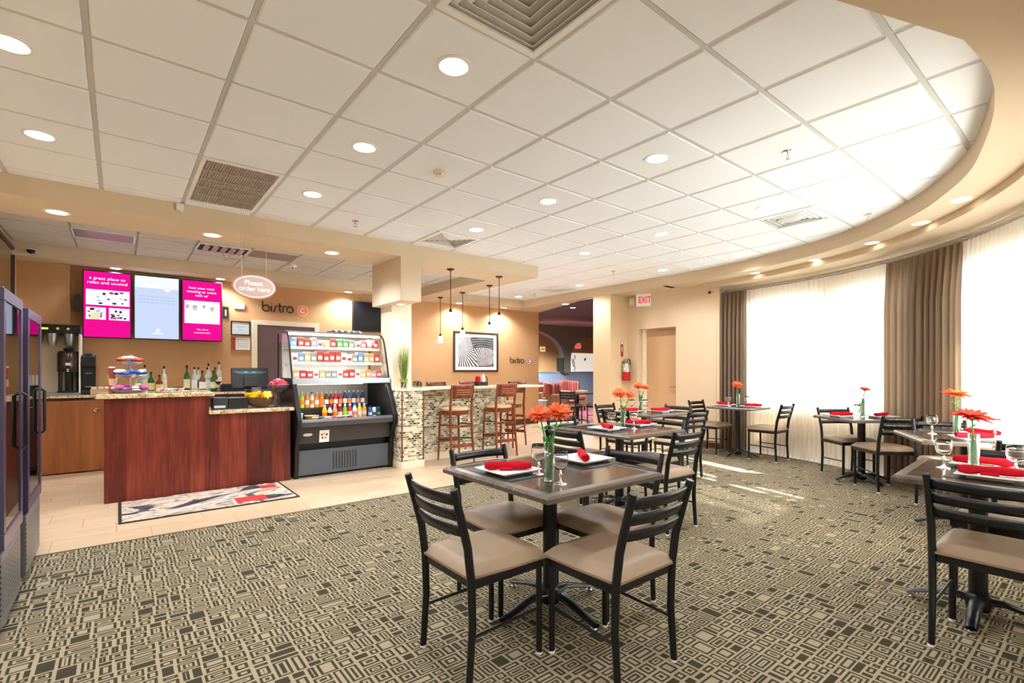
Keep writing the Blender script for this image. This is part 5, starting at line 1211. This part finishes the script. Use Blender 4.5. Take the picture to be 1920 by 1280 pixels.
# packs on the three upper shelves
PC = {'white': '#f0eeea', 'red': '#d6453a', 'orange': '#e8a05c', 'blue': '#8ea6cf', 'green': '#7fae72', 'tan': '#d8b98c', 'pink': '#dd8d9a', 'grey': '#a9a3a0', 'brown': '#8a5a40'}
PM = {k: mat('pack_' + k, v, .4, noise=.15, nscale=40) for k, v in PC.items()}
for sh, zz, yy, cols, hh in (('top', 1.612, 6.66, ['blue', 'red', 'red', 'grey', 'white', 'tan', 'red', 'green', 'green', 'grey', 'white', 'pink', 'pink', 'red'], .12), ('middle', 1.412, 6.60, ['white', 'blue', 'tan', 'grey', 'red', 'red', 'red', 'red', 'white', 'white', 'grey', 'blue', 'tan', 'orange', 'red'], .145), ('lowest', 1.216, 6.52, ['tan', 'red', 'red', 'white', 'tan', 'grey', 'grey', 'white', 'red', 'red', 'white', 'tan', 'orange', 'pink', 'red'], .105)):
    n = len(cols); 
    for k, c1 in enumerate(cols):
        x = X0 + .09 + (X1 - X0 - .18) * k / (n - 1); h = hh * rnd.uniform(.8, 1.1)
        t = thing('food_pack', '%s food pack on the %s shelf of the display cooler, %s' % (c1, sh, ORD[k]), 'food pack', (x, yy, zz), rnd.uniform(-.1, .1), 'food packs on the upper cooler shelves')
        MB().box(-.0375, .0375, -.05, .09, 0, h).build('container', PM[c1], t, bevel=.006)
        MB().box(-.024, .024, -.0512, -.05, h * .3, h * .6).build('label', PM['white' if c1 != 'white' else 'red'], t)

# ================================================================== bar
t = thing('bar_counter', 'bar with glass mosaic front and pale granite top', 'bar', (0, 0, 0))
MB().box(2.945, 3.27, 6.0, 6.288, .09, 1.04).box(3.242, 3.27, 6.288, 6.5, .09, 1.04).build('mosaic_end_post', mosaic, t)
MB().box(3.27, 5.0, 6.40, 6.52, .09, 1.04).build('mosaic_front', mosaic, t)
MB().box(2.938, 3.28, 5.985, 6.289, 0, .10).box(3.242, 3.29, 6.289, 6.4, 0, .1).box(3.28, 5.01, 6.385, 6.53, 0, .10).build('white_plinth', trimw, t, bevel=.003)
tr = mat('red_trim_strip', '#7c3a33', .4)
for xx, yy in ((2.95, 5.997), (3.268, 5.997), (3.285, 6.395)): MB().box(xx - .008, xx + .008, yy - .006, yy + .006, .1, 1.04).build('corner_strip', tr, t)
MB().prism([(2.935, 5.95), (3.32, 5.95), (3.32, 6.14), (5.62, 6.14), (5.62, 6.62), (3.245, 6.62), (3.245, 6.288), (2.935, 6.288)], 1.04, 1.075).build('granite_top', mat('bar_granite', '#e6d7ba', .2, noise=.18, nscale=60), t, bevel=.004)
def make_stool():
    t = thing('bar_stool', 'x', 'stool')
    MB().lathe([(0, .735), (.19, .735), (.20, .742), (.20, .765), (.185, .78), (.10, .79), (0, .792)], n=30, sx=1.02, sy=1.05).build('cushion', stoolc, t, smooth=True)
    MB().lathe([(.17, .675), (.195, .68), (.20, .735), (.10, .737), (.10, .675), (.17, .675)], n=30, sx=1.02, sy=1.05).build('seat_apron', stoolw, t, smooth=True)
    for s in (-1, 1):
        MB().tube([(.165, s * .15, .72), (.19, s * .175, 0)], [.019, .014], 8, (1, 1)).build('front_leg', stoolw, t, smooth=True)
        MB().tube([(-.245, s * .185, 0), (-.205, s * .175, .35), (-.185, s * .17, .72), (-.205, s * .17, .92), (-.245, s * .175, 1.12)], [.015, .018, .021, .018, .015], 8, (1.15, .9)).build('back_leg', stoolw, t, smooth=True)
        MB().tube([(.18, s * .165, .52), (-.195, s * .175, .54)], .009).build('side_rail', mat('stool_dark', '#2e1712', .4), t); MB().tube([(.185, s * .17, .30), (-.21, s * .175, .34)], .011).build('lower_side_rail', mat('stool_dark'), t)
    MB().box(.165, .19, -.17, .17, .26, .325).build('footrest', stoolw, t, bevel=.004); MB().box(-.205, -.188, -.175, .175, .50, .535).build('rear_stretcher', stoolw, t, bevel=.003); MB().box(-.225, -.205, -.175, .175, .22, .27).build('rear_stretcher', stoolw, t, bevel=.003)
    def fn(u, v): y = (u - .5) * .36; return (-.205 - .055 * (1 - (2 * u - 1) ** 2) - .045 * v, y, .92 + .195 * v)
    bk = MB(); bk.grid(fn, 12, 6); bk.build('backrest', stoolw, t, smooth=True, solid=.017)
    for q in (-1, 0, 1): 
        pts = [fn(.2 + .6 * i / 8, .45 + .16 * q) for i in range(9)]; MB().tube([(p[0] - .0095, p[1], p[2]) for p in pts], .0035, 5).build('carved_slot', mat('slot_tan', '#c58f63', .5), t)
    return t
stool = make_stool(); first = True
for x, y, dg, lab in ((3.85, 6.12, 86, 'in front of the mosaic, left one'), (4.66, 6.13, 86, 'in front of the mosaic, right one'), (5.36, 6.72, 200, 'at the open end of the bar, side view'), (4.28, 7.2, -95, 'behind the bar, left one showing only its backrest'), (5.0, 7.25, -88, 'behind the bar, right one showing only its backrest')):
    lab = 'cherry wood bar stool with cream seat ' + lab
    if first: stool.location = (x, y, 0); stool.rotation_euler = (0, 0, R(dg)); stool['label'] = lab; stool['group'] = 'cherry wood bar stools'; first = False
    else: dup(stool, (x, y, 0), R(dg), lab, 'cherry wood bar stools')
# grass plant
t = thing('potted_grass', 'tall green artificial grass in a small olive pot on the bar end', 'plant', (3.05, 6.15, 1.0755))
MB().lathe([(0, 0), (.042, 0), (.055, .115), (.06, .118), (.06, .125), (.05, .125), (.048, .11), (0, .108)], n=24).build('pot', mat('olive_pot', '#9a9442', .45), t, smooth=True)
gr = MB(); rg_ = random.Random(4)
for k in range(190):
    a = rg_.uniform(0, 6.28); r0 = rg_.uniform(0, .035); sp = rg_.uniform(.01, .085); hh = rg_.uniform(.32, .50); wv = rg_.uniform(.002, .004); pa = rg_.uniform(0, 3.14); tw = rg_.uniform(-.03, .03)
    def fn(u, v): q = u * u; return (r0 * math.cos(a) + sp * q * math.cos(a) + tw * math.sin(u * 3) + (v - .5) * wv * 2 * (1 - u * .8) * math.cos(pa), r0 * math.sin(a) + sp * q * math.sin(a) + (v - .5) * wv * 2 * (1 - u * .8) * math.sin(pa), .10 + hh * u)
    gr.mi(k % 3).grid(fn, 7, 1)
tag(gr.build('grass_blades', [mat('grass_a', '#7d9a3a', .6), mat('grass_b', '#a3ae4c', .6), mat('grass_c', '#5d7f2e', .6)], t), None, None, None, 'stuff')
# little things on the bar top
t = thing('bar_caddy', 'black bar caddy with red napkins and a white bottle on the bar top', 'caddy', (4.52, 6.4, 1.0755))
MB().box(-.1, .1, -.05, .05, 0, .06).build('caddy_box', blackp, t, bevel=.004); MB().tube([(.1, 0, .03), (.125, 0, .10), (.09, 0, .15)], .008).build('handle', blackp, t)
tag(MB().lathe([(0, 0), (.04, 0), (.045, .05), (.03, .085), (0, .09)], (4.455, 6.4, 1.137), 14).build('folded_napkin', napk, smooth=True), 'red folded napkin in the bar caddy', 'napkin')
t = thing('squeeze_bottle', 'white squeeze bottle standing in the bar caddy', 'bottle', (4.56, 6.4, 1.137)); MB().lathe([(0, 0), (.026, 0), (.026, .09), (.01, .105), (.006, .13), (0, .13)], n=14).build('bottle_body', white_m, t, smooth=True); MB().lathe([(.012, .104), (.012, .114), (0, .114)], n=10).build('collar', white_m, t)
for k, (xx, yy, lb) in enumerate(((3.22, 6.02, 'at the front corner'), (3.30, 6.3, 'behind the corner'), (3.42, 6.45, 'farthest right of the cluster'), (2.97, 6.0, 'left of the grass pot'))):
    t = thing('bar_tumbler', 'clear short tumbler on the bar end, %s' % lb, 'glass', (xx, yy, 1.0755), 0, 'clear tumblers on the bar end')
    MB().lathe([(0, 0), (.028, 0), (.034, .085), (.0315, .085), (.026, .008), (0, .008)], n=18).build('tumbler_body', glass, t, smooth='all')

# ================================================================== glass door coolers on the left
def cooler(label, y0, y1, z1):
    t = thing('glass_door_cooler', label, 'refrigerator', (-.75, (y0 + y1) / 2, 0), 0, 'black glass door coolers'); h = (y1 - y0) / 2; xf = .27
    b_ = MB(); b_.box(-.30, xf, -h, -h + .035, .02, z1).box(-.30, xf, h - .035, h, .02, z1).box(-.30, -.27, -h, h, .02, z1).box(-.30, xf, -h, h, z1 - .09, z1).box(-.30, xf, -h, h, .02, .40); b_.build('cabinet', mat('cooler_body', '#141217', .35), t)
    fr_ = mat('door_frame_mauve', '#4b4660', .25, metal=.3); x0, x1 = xf, xf + .04
    dm = MB(); dm.box(x0, x1, -h, -h + .06, .50, z1 - .075).box(x0, x1, h - .06, h, .50, z1 - .075).box(x0, x1, -h, h, z1 - .075, z1 - .01).box(x0, x1, -h, h, .42, .50); dr = dm.build('door', fr_, t, bevel=.004)
    MB().box(x1 - .012, x1 - .006, -h + .06, h - .06, .50, z1 - .075).build('door_glass', mirrorp, dr)
    MB().tube([(x1, h - .05, 1.18), (x1 + .02, h - .05, 1.165), (x1 + .02, h - .05, .875), (x1, h - .05, .86)], .010, 8).build('door_handle', blackp, dr, smooth=True)
    gp_ = MB().box(x0, x0 + .03, -h + .0, h - .0, .03, .40).build('lower_grille', perf, t, bevel=.006)
    for zz in (.52, .80, 1.08, 1.36): MB().box(-.26, xf - .02, -h + .04, h - .04, zz, zz + .008).build('wire_shelf', steel, t)
    for (a, b2) in ((-.25, -h + .06), (-.25, h - .06), (.22, -h + .06), (.22, h - .06)): MB().tube([(a, b2, 0), (a, b2, .03)], .018, 8).build('levelling_foot', blackp, t)
    lamp('cooler_light', (-.1, 0, z1 - .14), 2.5, t, .05, (.85, .95, 1))
pass
m, b, x, y, z, tc = start('perforated_grille', .4)
hole = ((y * 14 + 40).fr() > .32) * ((z * 37).fr() > .6) * (z > .08) * (z < .36)
S.nt.links.new(ramp(hole, [(0, '#6d6a6c'), (.5, '#1c1516')], True), b.inputs['Base Color']); perf = m
cooler('tall black glass door cooler nearest the camera', 3.45, 4.06, 1.735)
cooler('tall black glass door cooler beside the counter', 4.29, 4.96, 1.715)
cool_c = ['green', 'white', 'red', 'blue', 'white', 'orange']
for fi, (yc, nm) in enumerate(((3.755, 'nearest'), (4.625, 'farther'))):
    for sh, zz in (('lowest', .528), ('second', .808), ('third', 1.088), ('top', 1.368)):
        for k in range(5):
            c1 = cool_c[(k + fi + int(zz * 10)) % 6]
            bt = thing('chilled_bottle', '%s bottle in the %s glass door cooler, %s shelf, %s' % (c1, nm, sh, ORD[k] if k else 'closest to the camera'), 'bottle', (-.62, yc - .2 + k * .1, zz), 0, 'bottles in the glass door coolers')
            MB().lathe([(0, 0), (.03, .003), (.03, .12), (.013, .165), (.013, .19), (0, .19)], n=12).build('bottle_body', BM[c1], bt, smooth=True); MB().lathe([(.015, .183), (.015, .2), (0, .2)], n=8).build('cap', BM['white'], bt)
t = thing('mirror_panel', 'tall dark framed mirror glass panel on the left wall above the coolers', 'mirror', (-1.05, 7.5, 1.95))
MB().box(0, .012, -1.22, 1.22, -.9, .88).build('mirror_glass', mat('smoked_mirror', '#b9b6a8', .05, metal=.9), t)
MB().box(0, .03, -1.25, 1.25, .88, .92).box(0, .03, -1.25, 1.25, -.93, -.9).box(0, .03, -1.25, -1.22, -.93, .92).box(0, .03, 1.22, 1.25, -.93, .92).build('frame', mat('frame_wine', '#4d2d2b', .4), t, bevel=.003)

# ================================================================== lounge beyond the opening
LY = 18.0
lounge_wall = mat_paint('lounge_wall', '#b8935c'); dark_ceil = mat('dark_ceiling', '#5d4c49', .8, noise=.1, nscale=2)
wallbox('wall_lounge', 8.26, 23, LY, LY + .15, 0, 3.4, lounge_wall)
wallbox('wall_lounge_right', 22, 22.15, 6.2, LY, 0, 3.4, lounge_wall)
wallbox('wall_lounge_left', 8.14, 8.26, YB + .12, LY, 0, 3.4, wall_tan)
wallbox('wall_lounge_side', 7.87, 22.1, 6.18, 6.3, 0, 3.4, wall_cream)
lc_ = MB(); lc_.poly([(7.45, 6.3, 3.12), (8.26, 9.2, 3.12), (8.26, 18.2, 3.12), (22.1, 18.2, 3.12), (22.1, 6.3, 3.12)]); struct(lc_.build('ceiling_lounge', dark_ceil))
t = thing('ceiling_cove', 'pale curved ceiling cove panel over the lounge', 'ceiling panel', (13.0, 12.6, 3.0))
MB().lathe([(0, 0), (1.4, 0), (1.5, .03), (1.5, .17), (0, .17)], n=40, sy=.6).build('cove_disc', mat('cove_tan', '#a08274', .7), t, smooth=True)
for k, (xx, yy, lb) in enumerate(((10.2, 9.9, 'left'), (12.0, 10.3, 'right'), (13.3, 15.5, 'rear'))):  # lamps added to light the lounge
    make_downlight('small added downlight in the dark lounge ceiling, %s one' % lb, xx, yy, 3.118, 230, .07, group='lounge downlights')
make_downlight('added downlight in the far lounge corner', 15.5, 15.6, 3.118, 700, .07, group='lounge downlights'); make_downlight('added downlight over the lounge armchairs', 10.5, 12.3, 3.118, 420, .07, group='lounge downlights')  # stronger lamps added to brighten the dark lounge
# arched divider with half wall
AY = 13.5; arch = mat_paint('arch_green', '#7c8173'); hw_m = mat_paint('half_wall_blue', '#9db2c9')
t = thing('half_wall', 'grey blue half wall behind the lounge armchairs', 'wall', (13.5, AY, 0)); MB().box(-4.0, 5.5, -.08, .08, 0, 1.24).build('wall_panel', hw_m, t); MB().box(-4.02, 5.5, -.10, .10, 1.24, 1.28).build('cap_rail', mat('cap_blue', '#8fa2b4', .5), t)
t = thing('arched_column', 'grey green column flaring into two arches in the lounge', 'column', (0, AY - .14, 0))
ctr = 13.35; half = .18; top = 2.96
def flare(sg, n=14):
    P_ = []
    for i in range(n + 1):
        a = R(90 * i / n); P_.append((ctr + sg * (half + 1.55 * (1 - math.cos(a))), 1.75 + 1.0 * math.sin(a)))
    return P_
lf_, rf_ = flare(-1), flare(1)
pts = [(ctr - half, 1.24), (ctr + half, 1.24)] + rf_ + [(ctr + 1.8, 2.78), (ctr + 1.8, top + .2), (ctr - 1.8, top + .2), (ctr - 1.8, 2.78)] + lf_[::-1]
MB().prism(pts, -.12, .12, 'y').build('arch_panel', arch, t); MB().box(ctr - half - .07, ctr - half, -.121, .2, 1.28, 1.8).build('column_edge', mat('arch_dark', '#3f4039', .6), t)
t = thing('wall_art', 'black scrolled metal ornament on a bright white panel in the lounge', 'wall art', (18.55, LY, 1.72))
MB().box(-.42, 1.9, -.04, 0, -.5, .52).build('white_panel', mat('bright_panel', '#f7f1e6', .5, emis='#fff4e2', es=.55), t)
MB().tube([(.05 * math.sin(i * .9) * 2, -.07, -.4 + i * .08) for i in range(11)], .02, 6).tube([(-.06 + .12 * math.sin(i * .5), -.07, -.2 + i * .05) for i in range(9)], .018, 6).build('metal_scroll', blackp, t, smooth=True); MB().cbox((.85, -.07, .2), (.08, .03, .14), ry=.5).build('small_figure', mat('figure_brown', '#4a342a', .5), t)
t = thing('exit_sign', 'small glowing red exit sign in the far lounge', 'exit sign', (18.9, LY, 2.62)); MB().box(-.2, .2, -.05, 0, -.14, .14).build('housing', mat('sign_pink', '#e7998c', .4, emis='#ff7a6a', es=.5), t, bevel=.01); MB().box(.2, .28, -.05, 0, -.05, .06).build('lamp_head', white_m, t); text_mesh('EXIT', .16, .002, mat('exit_red'), 'exit_letters', t, facingY(0, -.055, 0))
t = thing('wall_notice', 'small yellow lit sign on the far lounge wall', 'sign', (16.4, LY, 2.38)); MB().box(-.17, .17, -.04, 0, -.13, .13).build('sign_panel', mat('yellow_sign', '#f2df8a', .5, emis='#f5e08a', es=.5), t); MB().box(-.1, .1, -.042, -.04, -.02, .02).build('text_line', mat('ink_grey'), t)
def armchair(label, x, y, dg):
    t = thing('armchair', label, 'armchair', (x, y, 0), R(dg), 'striped lounge armchairs')
    tanf = mat('arm_tan', '#8d6a4c', .8, noise=.08); m_ = MATS.get('striped_upholstery')
    if not m_:
        m_, b, xx, yy, zz, tc = start('striped_upholstery', .8); S.nt.links.new(ramp((yy * 9).fr(), [(0, '#7a2b26'), (.35, '#a34a3d'), (.55, '#5d221f'), (.8, '#b86b55')], True), b.inputs['Base Color'])
    MB().box(-.33, .36, -.30, .30, .12, .36).build('seat_base', tanf, t, bevel=.02); MB().box(-.28, .38, -.27, .27, .36, .48).build('seat_cushion', m_, t, bevel=.03, seg=3)
    def fn(u, v): a = R(110 + 140 * u); r = .40; return (.02 + r * math.cos(a), .40 * math.sin(a) * 1.02, .40 + .60 * v - .06 * v * abs(2 * u - 1))
    MB().grid(fn, 12, 6).build('curved_back', m_, t, smooth=True, solid=.12)
    for s in (-1, 1): MB().box(-.30, .36, s * .36 - .075, s * .36 + .075, .10, .66).build('armrest', tanf, t, bevel=.04, seg=3)
    for (a, b2) in ((.3, .3), (.3, -.3), (-.28, .3), (-.28, -.3)): MB().tube([(a, b2, 0), (a, b2, .12)], .02, 8).build('foot', blackp, t)
armchair('striped red armchair with tan arms in the lounge', 9.85, 9.75 + .3, -62); armchair('striped armchair farther back before the blue half wall', 11.9, 11.6, -100); armchair('armchair partly hidden by the tan wall edge in the lounge', 10.3, 11.4, -80)
t = make_table(.7, .7, 'black pedestal table in the lounge between two chairs', 9.05, 8.62, 0, .3)
put_chair(8.72, 8.50, 20, 'black slatted dining chair in the lounge, left of the table'); put_chair(9.33, 8.2, 100, 'black slatted dining chair in the lounge, right of the table')
t = thing('white_side_table', 'white boxy side table at the left of the lounge opening', 'side table', (8.75, 9.85, 0)); MB().box(-.2, .2, -.2, .2, 0, .5).build('table_body', mat('lav_white', '#c9c9d6', .5), t, bevel=.01); MB().box(-.22, .22, -.22, .22, .5, .53).build('table_top', white_m, t, bevel=.005)
